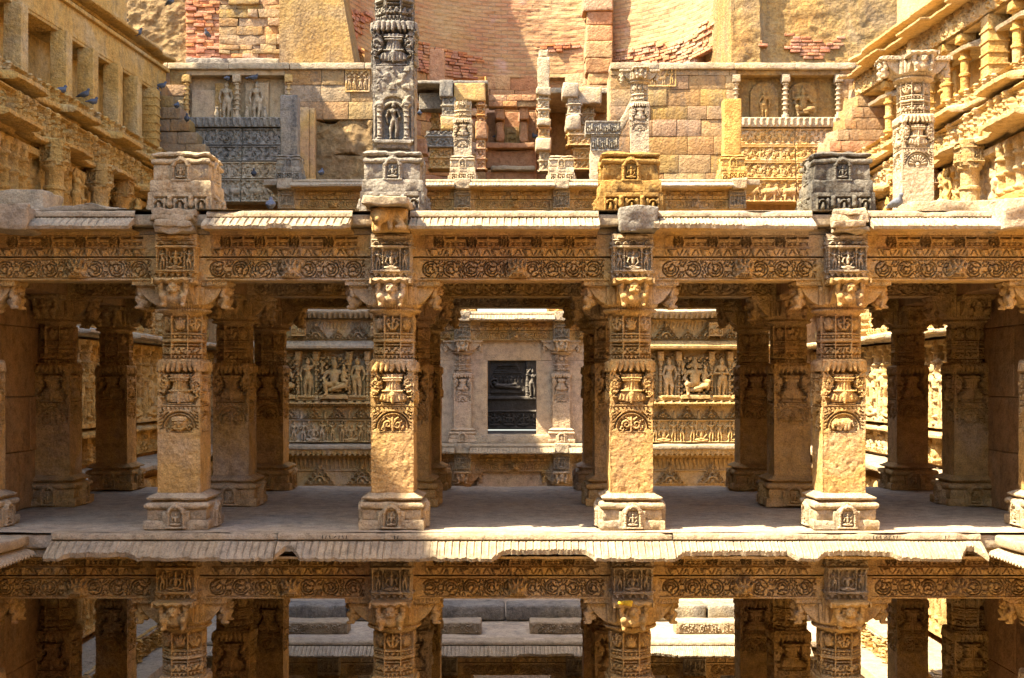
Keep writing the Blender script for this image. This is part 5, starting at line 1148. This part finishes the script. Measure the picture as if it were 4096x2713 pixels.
# ================================================================== back walls beside the well mouth
YW = 34.5
def back_wall(s):
    sd = 'left' if s < 0 else 'right'
    t = thing('back_wall', f'ashlar wall with statue niches and friezes {sd} of the well mouth', 'wall')
    a, b = 2.75, 11.2; n0, n1_ = (6.36, 9.12) if s < 0 else (6.28, 9.18)       # niche recess
    sx = lambda x0, x1: (min(s*x0, s*x1), max(s*x0, s*x1))
    part('wall_core', M().box(*sx(a, b), YW+.55, YW+1.2, -8.5, 8.7, .02, .6), t, mat='wall')
    m = M(); blocks(m, *sx(a, n0), 7.35, 8.74, YW, (.34, .5), (.5, 1.1), .5, 3+s, .02)
    blocks(m, *sx(a, n0), 4.9, 7.35, YW, (.36, .62) if s > 0 else (.4, .5), (.6, 1.3), .5, 13+s, .015) if s > 0 else None
    part('ashlar', m, t, mat='ashlar'); m = M(); blocks(m, *sx(n1_, b), 4.8, 8.74, YW, (.28, .36), (.6, 1.1), .5, 9+s, .02); part('outer_ashlar', m, t, mat='ashlar')
    if s < 0: part('rubble_patch', M().box(*sx(a, n0), YW+.05, YW+.6, 6.35, 7.36, .03, .07, .22, 1.6, 5).box(*sx(a, n0), YW+.02, YW+.6, 4.8, 6.36, .03, .14, .05, 2., 8), t, mat='rubble')
    m = M(); 
    for k, (x0, x1) in enumerate(((a, 4.1), (4.11, 6.2), (6.21, 7.9), (7.91, 9.6), (9.61, 11.2))): m.box(*sx(x0, x1), YW-.10, YW+.6, 8.74, 8.92, .025, .12, .02, 4., k)
    part('coping', m, t, mat='pale')
    m = M(); m.box(*sx(n0, n1_), YW+.40, YW+.5, 7.36, 8.74, .01, .2, .01); m.box(*sx(n0, n1_), YW+.03, YW+.5, 8.60, 8.738, .01, .2, .01)
    if s < 0: m.box(-9.05, -8.27, YW+.30, YW+.45, 7.37, 8.25, .02, .2, .012)
    part('niche_back', m, t, mat='plaster' if s > 0 else 'pink')
    m = M(); c = Cv(n1_-n0+.15, .24, .016, 0.); nn = int(c.w/.17)
    for k in range(nn): c.cap(.085+.17*k, .20, .085+.17*k, .05, .05, .035, .05)
    m.relief(c, ((n0+n1_)/2*s, YW-.12, 7.13), 0, 0, .01, 6, 2, .3).box(*sx(n0-.05, n1_+.05), YW-.14, YW+.5, 7.34, 7.39, .02, .12, .012, 4.); part('niche_ledge', m, t, mat='grey' if s < 0 else 'pale')
    for k, (z0, z1) in enumerate(((6.62, 7.10), (6.16, 6.60), (5.66, 6.14), (5.0, 5.64))):
        x0, x1 = n0-.02, n1_+.0; c = Cv(x1-x0, z1-z0, .018, 0.); c.lace(0, c.w, .05, c.h-.05, 16, .05, k+5, -.1)
        if k == 3:
            for j in range(5): K = .25+.55*j; c.cap(K, .30, K+.22, .30, .10, .11, .10); c.cap(K+.22, .28, K+.24, .08, .045, .035, .08); c.cap(K, .28, K-.02, .08, .045, .035, .08); c.cap(K+.30, .38, K+.38, .22, .06, .02, .09)
        else:
            for j in range(int(c.w/.19)): (sit if j % 3 == 0 else man)(c, .1+.19*j, .06, c.h*.75, *(() if j % 3 == 0 else ((-1)**j, .05, 'up' if j % 2 else 'bent', j+k)))
        c.rect(0, c.w, 0, .05, .09); c.rect(0, c.w, c.h-.045, c.h, .07); c.rect(c.w*.56, c.w*.56+.03, 0, c.h, -.03, cut=True)
        part('frieze_band', M().relief(c, (s*(x0+x1)/2, YW+.02-.07*k, z0), 0, 0, .018, 5, k, .4), t, mat='grey' if (s < 0 and k < 2) else 'pale' if s < 0 else 'sand')
    # panel with small figures set high in the ashlar
    xx = (-4.66, -3.98) if s < 0 else (3.79, 4.59); w = xx[1]-xx[0]; c = Cv(w, .62, .014, 0.); c.rect(.04, w-.04, .05, .57, -.06, cut=True); c.lace(.05, w-.05, .42, .56, 26, .02, 1, 0)
    if s < 0:
        for k in range(4): man(c, .10+.155*k, .07, .38, (-1)**k, .06, 'up', k, -.05)
    else:
        c.cap(.22, .23, .46, .24, .07, .065, .06, -.05); c.cap(.46, .27, .53, .38, .045, .04, .06, -.05); c.cap(.53, .38, .58, .33, .035, .025, .06, -.05)
        for k in (.2, .26, .42, .47): c.cap(k, .22, k+.01, .07, .024, .016, .05, -.05)
        c.cap(.34, .28, .35, .40, .045, .035, .06, -.05); c.ell(.35, .44, .035, .04, .06, -.05); man(c, .68, .07, .40, -1, .06, 'up', 3, -.05); man(c, .10, .07, .38, 1, .05, 'up', 4, -.05)
    part('figure_panel', M().relief(c, ((xx[0]+xx[1])/2, YW-.03, 8.12 if s < 0 else 8.27), 0, 0, .006, 9, 2, .3), t, mat='sand')
    return t
back_wall(-1); back_wall(1)
for k, (x, nm, mt) in enumerate(((-9.12, 'at the shaded outer edge of the left niche', 'sand'), (-7.71, 'between two statues of the left niche', 'pale'), (-6.25, 'at the inner edge of the left niche, golden', 'ochre'), (6.27, 'at the inner edge of the right niche', 'pale'), (7.66, 'in the middle of the right niche', 'pale'), (9.15, 'at the outer edge of the right niche', 'pale'))):
    t = thing('baluster', f'slim ringed post {nm}', 'post', (x, YW+.05, 7.39), 0, 'ringed posts of the back niches')
    pr = [(.10, 0), (.10, .10), (.06, .12)]; z = .14
    for a in range(6): pr += [(.06, z), (.06, z+.09), (.095, z+.10), (.095, z+.125), (.06, z+.135)]; z += .14
    part('post_shaft', M().prism(pr+[(.06, z+.02), (.10, z+.06), (.10, 1.22)], 10, 0, sub=2, amp=.010, seed=k), t, mat=mt); part('post_cap', M().box(-.11, .11, -.11, .11, 1.0, 1.22, .015, .06, .02, 12.), t, mat=mt)
for k, (x, nm) in enumerate(((-8.04, 'headless worn statue under a pigeon in the left back niche'), (-7.19, 'crowned statue with a pigeon on its head in the left back niche'))):
    t = thing('statue', nm, 'statue', (x, YW+.15, 7.39), 0, 'statues of the back niches'); part('figure', statue_stand(1.06, 1, 0), t, mat='pale'); part('back_slab', M().box(-.33, .33, .10, .22, 0, 1.05, .02, .08, .015), t, mat='pink' if k else 'sand')
    part('attendants', blob([((q*.26, -.02, .08), (q*.25, -.02, .22), .07, .05) for q in (-1, 1)]+[((q*.25, -.02, .30), (q*.25, -.03, .31), .045, .045) for q in (-1, 1)], .02), t, mat='pale')
for k, (x, nm, kk) in enumerate(((7.12, 'worn outline of a standing god on a slab in the right back niche', 0), (8.20, 'god seated on an animal in a rounded slab, right back niche', 1))):
    t = thing('statue', nm, 'statue', (x, YW+.22, 7.39), 0, 'statues of the back niches'); part('figure', (statue_stand(.85, -1, 0).erode(.03, 6.) if not kk else statue_sit(.85, 'man', False)), t, mat='plaster')
    c = Cv(.82, 1.1, .02, 0.); X, Z = c.X-.41, c.Z; c.H = np.where(np.hypot(X/.41, np.maximum(Z-.7, 0)/.38) < 1, .06, -.05); part('back_slab', M().relief(c, (0, .12, 0), 0, 0, .01, 6, 1, .1), t, mat='plaster')
# stepped blocks along the outer ends
st_l = [(-9.87, 185), (-9.6, 222), (-9.32, 249), (-9.1, 275), (-8.85, 303), (-8.65, 333), (-8.42, 360), (-8.2, 388)]
for k, (x, y) in enumerate(st_l):
    z1 = (884-y+27)*.0119; r = random.Random(k)
    one('step_block', M().box(-10.6, x-.55, YW-.62, YW+.0, z1-.34, z1-.004, .03, .12, .025, 4., k).box(x-.545, x, YW-.64, YW, z1-.338, z1-.006, .04, .1, .035, 4., k+9), 'ashlar', f'stepped stone course at the left end of the back wall, {["topmost", "second from top", "third from top", "fourth from top", "fifth from top", "sixth from top", "seventh from top", "lowest"][k]}', 'stone block', None, 0, 'stepped stones at the left')
st_r = [(9.70, 146), (9.53, 172), (9.40, 198), (9.25, 222), (9.10, 248), (8.90, 274), (8.70, 300), (8.48, 326), (8.3, 352)]
for k, (x, y) in enumerate(st_r):
    z1 = (884-y)*.0119; z0 = z1-.305; m = M(); m.box(x+.55, 10.8, YW-.62, YW, z0, z1-.005, .02, .12, .02, 4., k)
    A = np.array([[(x, YW-.02, z0+.01), (x+.26, YW-.62, z0+.01), (x+.548, YW-.62, z0+.01)], [(x+.0, YW-.02, z0+.10), (x+.24, YW-.64, z0+.12), (x+.548, YW-.64, z0+.12)], [(x+.03, YW-.02, z1-.01), (x+.25, YW-.62, z1-.01), (x+.548, YW-.62, z1-.01)], [(x+.548, YW-.02, z1-.005)]*3]); m.grid(A)
    one('step_block', m, 'red' if k in (0, 1, 7) else 'ashlar', f'slant ended stone course at the right end of the back wall, {["topmost", "second from top", "third from top", "fourth from top", "fifth from top", "sixth from top", "seventh from top", "second lowest", "lowest"][k]}', 'stone block', None, 0, 'stepped stones at the right')
one('moulded_jamb', M().box(-.17, .12, -.2, .2, 0, 1.95, .02, .15, .01).box(.125, .27, -.12, .2, 0, 1.95, .02, .15, .01).box(-.23, .33, -.26, .2, -.32, -.002, .02, .1, .02), 'sand', 'brown moulded door jamb standing before the rubble patch', 'door jamb', (-5.72, YW-.35, 5.62))

# ---- upper walls above the coping
zt = 15.5
t = thing('rubble_wall', 'rough grey brown rubble wall above the left terrace', 'wall'); m = M()
xs, zs = np.meshgrid(np.linspace(-13.2, -9.35, 110), np.linspace(8.5, zt, 190)); P = np.stack([xs, 36.8+.0*xs, zs], -1); P = erode(P, .10, .8, 4, 6); P[..., 1] += .07*fbm(P*np.array([4., 4., 6.]), 4, 3); part('wall_face', m.grid(P), t, mat='rubble')
t = thing('patched_wall', 'patched wall of thin bricks and reused stones left of the plaster buttress', 'wall'); m = M()
blocks(m, -8.7, -6.7, 9.75, 13.2, 36.6, (.12, .36), (.25, .9), .5, 31, .06, amp=.05); blocks(m, -9.6, -6.8, 8.9, 9.3, 36.62, (.10, .2), (.25, .6), .5, 33, .05, amp=.04); part('reused_stones', m, t, mat='ashlar')
m = M(); blocks(m, -9.7, -8.68, 9.4, 13.2, 36.64, (.085, .11), (.18, .34), .5, 35, .05, amp=.03, r=.01); blocks(m, -8.68, -6.7, 9.4, 9.76, 36.63, (.085, .12), (.2, .4), .5, 37, .05, amp=.03, r=.01); part('brick_courses', m, t, mat='oldbrick'); part('ledge_course', M().box(-9.6, -6.85, 36.2, 36.8, 9.28, 9.52, .05, .1, .05, 3., 2), t, mat='grey')
def slab_poly(pts, y0, y1, sub=14, amp=.03):
    """a leaning buttress: quad in elevation with depth"""
    (a, b, c_, d) = pts; m = M(); u = np.linspace(0, 1, sub)
    def face(A, B, C_, D):
        A, B, C_, D = map(np.array, (A, B, C_, D)); U, V = np.meshgrid(u, u); U, V = U[..., None], V[..., None]
        m.grid(erode((A*(1-U)+B*U)*(1-V)+(D*(1-U)+C_*U)*V, amp, 1.2, 4))
    f = lambda p, y: (p[0], y, p[1]); face(f(a, y0), f(b, y0), f(c_, y0), f(d, y0)); face(f(b, y0), f(b, y1), f(c_, y1), f(c_, y0)); face(f(a, y1), f(a, y0), f(d, y0), f(d, y1)); return m
t = thing('buttress', 'smooth yellow plastered buttress with one leaning edge', 'buttress'); part('plaster_face', slab_poly(((-6.83, 8.6), (-4.50, 8.6), (-5.7, zt), (-6.83, zt)), 36.2, 38.5), t, mat='plaster')
t = thing('pier_wall', 'sunlit plastered wall with exposed brick patches at the upper right', 'wall')
xs, zs = np.meshgrid(np.linspace(6.55, 13.5, 140), np.linspace(8.6, zt, 150)); P = np.stack([xs, 36.6+.35*np.clip((xs-7.4)*8, 0, 1)*0+.0*xs, zs], -1); P[..., 1] += .28*np.clip((P[..., 0]-7.35)*6, 0, 1); P = erode(P, .10, 1.1, 8, 5); P[..., 1] += .05*fbm(P*np.array([3, 3, 4.5]), 4, 5)
part('wall_face', M().grid(P), t, mat='plaster'); m = M(); m2 = M(); zz = 8.75; rr = random.Random(8)
while zz < 12.6:
    x = 6.6
    while x < 12.:
        w_ = rr.uniform(.2, .34); n = fbm(np.array([[x*.55, zz*.7, 4.]]), 4, 21)[0]
        if n > .16+.16*(zz > 9.3): y = 36.58+(.28 if x > 7.4 else 0)-rr.uniform(.0, .05); (m if x < 7.9 else m2).box(x+.01, x+w_-.01, y, y+.3, zz+.008, zz+.088, .012, .3, .012, 6., rr.randrange(99))
        x += w_
    zz += .10
if m.n: part('corner_bricks', m, t, mat='oldbrick')
part('brick_patch', m2, t, mat='oldbrick')
part('corner_return', M().box(6.5, 6.62, 36.62, 40.5, 8.6, zt, .02, .3, .03, 2.), t, mat='plaster')
# ---- the round well shaft
t = thing('well_shaft', 'concave brick shaft of the well rising behind the ruined gallery', 'well')
cx, cy, R = .75, 38.2, 6.0
def ring(z0, z1, R_in, nz, na=260, amp=.03, f=3., seed=0, a0=-.12, a1=PI+.12):
    a, z = np.meshgrid(np.linspace(a1, a0, na), np.linspace(z0, z1, nz)); P0 = np.stack([cx+R_in*np.cos(a), cy+R_in*np.sin(a), z], -1)
    n = amp*fbm(P0*f, 4, seed)+amp*.5*fbm(P0*f*4*np.array([.5, .5, 2.5]), 2, seed+3); return np.stack([cx+(R_in+n)*np.cos(a), cy+(R_in+n)*np.sin(a), z], -1)
part('brick_lining', M().grid(ring(10.9, 17, R, 160, 420, .07, 1.6)), t, mat='well')
m = M(); zz = 5.0; rr = random.Random(5)
while zz < 10.95:
    h = rr.uniform(.34, .55); a = -.15
    while a < PI+.15:
        da = rr.uniform(.10, .22); rad = R+.03-rr.uniform(0, .06) + (.5 if (zz > 10.2 and rr.random() < .25) else 0)
        T = Matrix.Translation((cx, cy, 0))@Matrix.Rotation(a+da/2-PI/2, 4, 'Z'); m.box(-rad*da/2+.004, rad*da/2-.004, rad, rad+.35, zz+.004, zz+h-.004, .02, .16, .03, 3., rr.randrange(99), T); a += da
    zz += h
part('stone_lining', m, t, mat='red')
m = M(); 
for k in range(40):
    a = -.1+k*.085; T = Matrix.Translation((cx, cy, 0))@Matrix.Rotation(a-PI/2, 4, 'Z'); m.box(-.255, .255, R-.22, R+.1, 9.42, 9.62, .03, .15, .03, 3., k, T)
part('string_course', m, t, mat='red')
m = M(); zz = 10.75
while zz < 12.1:
    a = -.1+rr.uniform(0, .04)
    while a < PI+.1:
        da = rr.uniform(.035, .062); nn = fbm(np.array([[a*2.2, zz*.9, 1.]]), 3, 9)[0]
        if nn > -.02+.5*max(0, zz-11.4):
            T = Matrix.Translation((cx, cy, 0))@Matrix.Rotation(a+da/2-PI/2, 4, 'Z'); d_ = R-rr.uniform(.02, .13); m.box(-R*da/2+.012, R*da/2-.012, d_, R+.1, zz+.008, zz+.095, .012, .3, .012, 6., rr.randrange(99), T)
        a += da
    zz += .105
part('exposed_bricks', m, t, mat='oldbrick')
part('brick_backing', M().grid(ring(4.5, 11.2, R+.33, 60, 200, .1, 2.)), t, mat='well')
t = thing('rib_column', 'broken orange stone rib climbing the well wall right of centre', 'stone rib')
a = 1.17; bx, by = cx+R*math.cos(a), cy+R*math.sin(a)-.45; rr = random.Random(2); m = M(); z = 8.3
while z < 14.6:
    h = rr.uniform(.35, .6); q = rr.uniform(-.12, .25) if z > 10.4 else 0; m.box(bx-.42-q, bx+.42, by-.3-q*.5, by+.6, z, z+h-.008, .05, .1, .05, 3., rr.randrange(99)); z += h
part('rib_blocks', m, t, mat='red')
# ---- ruined gallery in the well mouth
YG = 37.0
t = thing('gallery_ruin', 'ruined pillared porch with dark recesses curving round the well mouth', 'ruin')
UX = lambda u: (u-1178.7)*.002851
UZ = lambda v: (3367-v)*.002851
def gbox(name, u0, u1, v0, v1, y0, y1, mt='red', r=.03, amp=.03, seed=0, m=None):
    k = (m or M()).box(UX(u0), UX(u1), y0, y1, UZ(v1), UZ(v0), r, .09, amp, 4., seed)
    return k if m is not None else part(name, k, t, mat=mt)
def carved(name, u0, u1, v0, v1, y0, dp, mt, seed=0):
    w, h = UX(u1)-UX(u0), UZ(v0)-UZ(v1); c = Cv(w, h, .02, 0.)
    for z in np.arange(0., h-.05, .30): c.rect(0, w, z, z+.05, .06); c.rect(.04, w-.04, z+.09, z+.25, -.03, cut=True); c.lace(.04, w-.04, z+.09, z+.25, 24, .02, seed, 0)
    cs = Cv(dp, h, .02, 0.); 
    for z in np.arange(0., h-.05, .30): cs.rect(0, dp, z, z+.05, .06); cs.rect(.04, dp-.04, z+.09, z+.25, -.03, cut=True)
    x = (UX(u0)+UX(u1))/2; m = M(); m.relief(c, (x, y0, UZ(v1)), 0, 0, .014, 6, seed, .05)
    for s_ in (-1, 1): m.relief(cs, (x+s_*w/2, y0+dp/2, UZ(v1)), s_*PI/2, 0, .014, 6, seed, .05)
    m.box(UX(u0)+.01, UX(u1)-.01, y0+.06, y0+dp, UZ(v1), UZ(v0), .01, .3); part(name, m, t, mat=mt)
# left porch
gbox('porch_beam', 575, 905, 285, 465, 36.2, 36.7, 'sand', seed=1); gbox('porch_beam', 440, 574, 268, 440, 36.0, 36.5, 'grey', seed=2); gbox('porch_beam', 200, 439, 330, 500, 36.9, 37.4, 'grey', seed=3); gbox('porch_roof', 150, 930, 250, 284, 36.3, 39.6, 'grey', seed=4)
carved('porch_pier', 460, 600, 440, 640, 36.1, .45, 'grey', 1); gbox('pier_capital', 445, 615, 640, 790, 36.0, 36.7, 'sand', .08, .05, 5); carved('pier_bands', 300, 600, 790, 960, 36.05, .7, 'grey', 2); carved('pier_foot', 330, 560, 960, 1175, 36.15, .6, 'sand', 3)
carved('porch_pier', 815, 900, 465, 830, 36.3, .4, 'red', 4); gbox('pier_capital', 800, 925, 680, 860, 36.2, 36.8, 'red', .06, .05, 6); carved('pier_foot', 810, 905, 860, 1175, 36.3, .4, 'red', 5)
carved('porch_pier', 320, 400, 500, 680, 37.4, .3, 'sand', 6)
# middle wall with brackets and niche
m = M(); blocks(m, UX(930), UX(1436), UZ(450), UZ(325), 37.2, (.16, .2), (.4, .7), .5, 4, .03); part('wall_courses', m, t, mat='red')
gbox('recess_wall', 905, 1440, 440, 830, 38.1, 38.5, 'red', seed=8)
for u, q in ((1000, 1), (1257, 2)): gbox('wall_bracket', u, u+102, 450, 572, 37.35, 38.2, 'red', .05, .05, 9+q); gbox('wall_bracket', u+4, u+98, 576, 800, 37.5, 38.2, 'red', .10, .07, 12+q)
part('inner_niche', M().relief(Cv(.45, .58, .016, 0.).rect(.06, .39, .05, .5, .03).rect(.12, .33, .08, .38, -.04, cut=True).spiral(.17, .2, .06, 1, .014, .03).spiral(.29, .2, .06, 1, .014, .03), (UX(1178), 38.0, UZ(812)), 0, 0, .01, 5, 2, .1), t, mat='plaster')
gbox('niche_shelf', 905, 1425, 815, 872, 37.4, 38.4, 'red', .03, .03, 14); gbox('pink_panel', 905, 1435, 880, 1062, 37.7, 38.3, 'red', .03, .07, 15); gbox('grey_sill', 950, 1432, 1062, 1112, 37.35, 38.3, 'slab', .07, .04, 16); gbox('foot_blocks', 900, 1440, 1112, 1240, 37.6, 38.3, 'red', .04, .05, 17)
# pillar right of the middle and the dark opening
carved('porch_pier', 1450, 1565, 380, 640, 36.6, .35, 'pale', 7); gbox('pier_capital', 1432, 1582, 310, 382, 36.45, 37.1, 'slab', .04, .04, 18); gbox('pier_capital', 1440, 1580, 640, 705, 36.45, 37.1, 'pale', .04, .05, 19)
carved('pier_bands', 1455, 1570, 705, 830, 36.6, .35, 'red', 8); gbox('pier_capital', 1430, 1588, 830, 960, 36.45, 37.1, 'pink', .06, .06, 20); carved('pier_foot', 1462, 1565, 960, 1175, 36.6, .4, 'pale', 9)
gbox('porch_roof', 1500, 2250, 272, 330, 36.9, 39.8, 'pale', seed=21); gbox('inner_wall', 1560, 2250, 330, 1175, 39.6, 39.9, 'red', seed=22); gbox('inner_floor', 1575, 2040, 1150, 1180, 36.6, 39.6, 'red', seed=23); gbox('inner_wall', 1440, 1560, 330, 1175, 38.4, 39.7, 'red', seed=27)
gbox('porch_beam', 1700, 1860, 275, 432, 36.2, 36.9, 'pale', .05, .05, 24); gbox('porch_beam', 1861, 2110, 300, 470, 36.5, 37.0, 'sand', .05, .04, 25)
carved('porch_pier', 1755, 1890, 432, 610, 36.3, .4, 'pale', 10); gbox('pier_capital', 1735, 1895, 610, 770, 36.15, 36.9, 'pale', .08, .05, 26); carved('pier_bands', 1755, 1990, 770, 930, 36.25, .6, 'sand', 11); carved('pier_foot', 1812, 2040, 930, 1175, 36.35, .6, 'sand', 12)
carved('porch_pier', 1905, 2040, 470, 770, 36.9, .4, 'sand', 13)
t = thing('wall_post', 'square orange stone post rising in front of the well wall', 'post', (.94, 36.8, 8.73)); part('post_shaft', rock(-.17, .17, -.2, .2, 0, .92, 4, .04, .08), t, mat='pale'); part('post_cap', rock(-.14, .14, -.16, .16, .92, 1.15, 5, .05, .06), t, mat='pale')
one('bracket_stone', rock(-.28, .28, -.3, .4, 0, .42, 6, .05, .06), 'red', 'orange bracket stone jutting beside the tall grey pillar', 'bracket', (-2.75, 35.8, 6.6))
one('projecting_slab', M().box(-.55, .35, -.4, .6, 0, .14, .03, .1, .04).box(-.2, .25, -.1, .6, .14, 1.2, .03, .1, .03), 'red', 'stone slab and post projecting behind the tall grey pillar', 'stone slab', (-2.35, 38.2, 9.1))

# ---- pigeons
pm = None
def pg(y_, D): return D/2850.
BIRDS = [(-.6, 33.0, None)]
birds = [(393, 8, 30.2, 'perched high on the left cornice'), (316, 80, 31.6, 'on the left cornice by the rubble wall'), (288, 45, 36.0, 'tucked against the rubble wall'), (480, 82, 36.1, 'sitting on the patched wall ledge'), (340, 173, 33.7, 'on the top stepped stone at the left'), (372, 201, 33.7, 'sleeping on the second stepped stone'), (365, 218, 33.6, 'hunched blue bird on the third stepped stone'), (408, 247, 33.6, 'standing on the fourth stepped stone'), (432, 278, 33.6, 'on the fifth stepped stone near the niche'), (525, 184, 34.5, 'perched on the headless statue'), (585, 182, 34.5, 'perched on the crowned statue'), (254, 303, 29.6, 'facing the viewer on the left ledge'), (194, 222, 28.2, 'standing at the foot of a gallery pillar'), (214, 238, 28.6, 'crouched beside a gallery pillar'), (140, 212, 26.3, 'half hidden behind the left ledge'), (357, 383, 31.2, 'under the left eave corner'), (587, 405, 33.2, 'bright blue on the left frieze'), (970, 265, 35.9, 'on the orange bracket stone'), (1052, 280, 35.7, 'on a ledge of the ruined gallery'), (742, 402, 31.3, 'lying on the far drip-stone'), (625, 478, 18.2, 'on the roof edge behind the first stump'), (1148, 318, 37.9, 'left on the inner niche shelf'), (1237, 318, 37.9, 'right on the inner niche shelf'), (2070, 475, 17.6, 'beside the foot of the free standing pillar')]
PM = pigeon_mesh().mesh('pigeon', 'bird')
for k, (x, y, D, nm) in enumerate(birds):
    o = link('pigeon', PM, None, ((x-1183.5)*D/2850, D, (884.-y)*D/2850-.08), random.Random(k*7+1).uniform(0, 2*PI)); s_ = 1.25; o.scale = (s_, s_, s_); tag(o, f'dark blue grey pigeon {nm}', 'pigeon', 'pigeons on the walls')
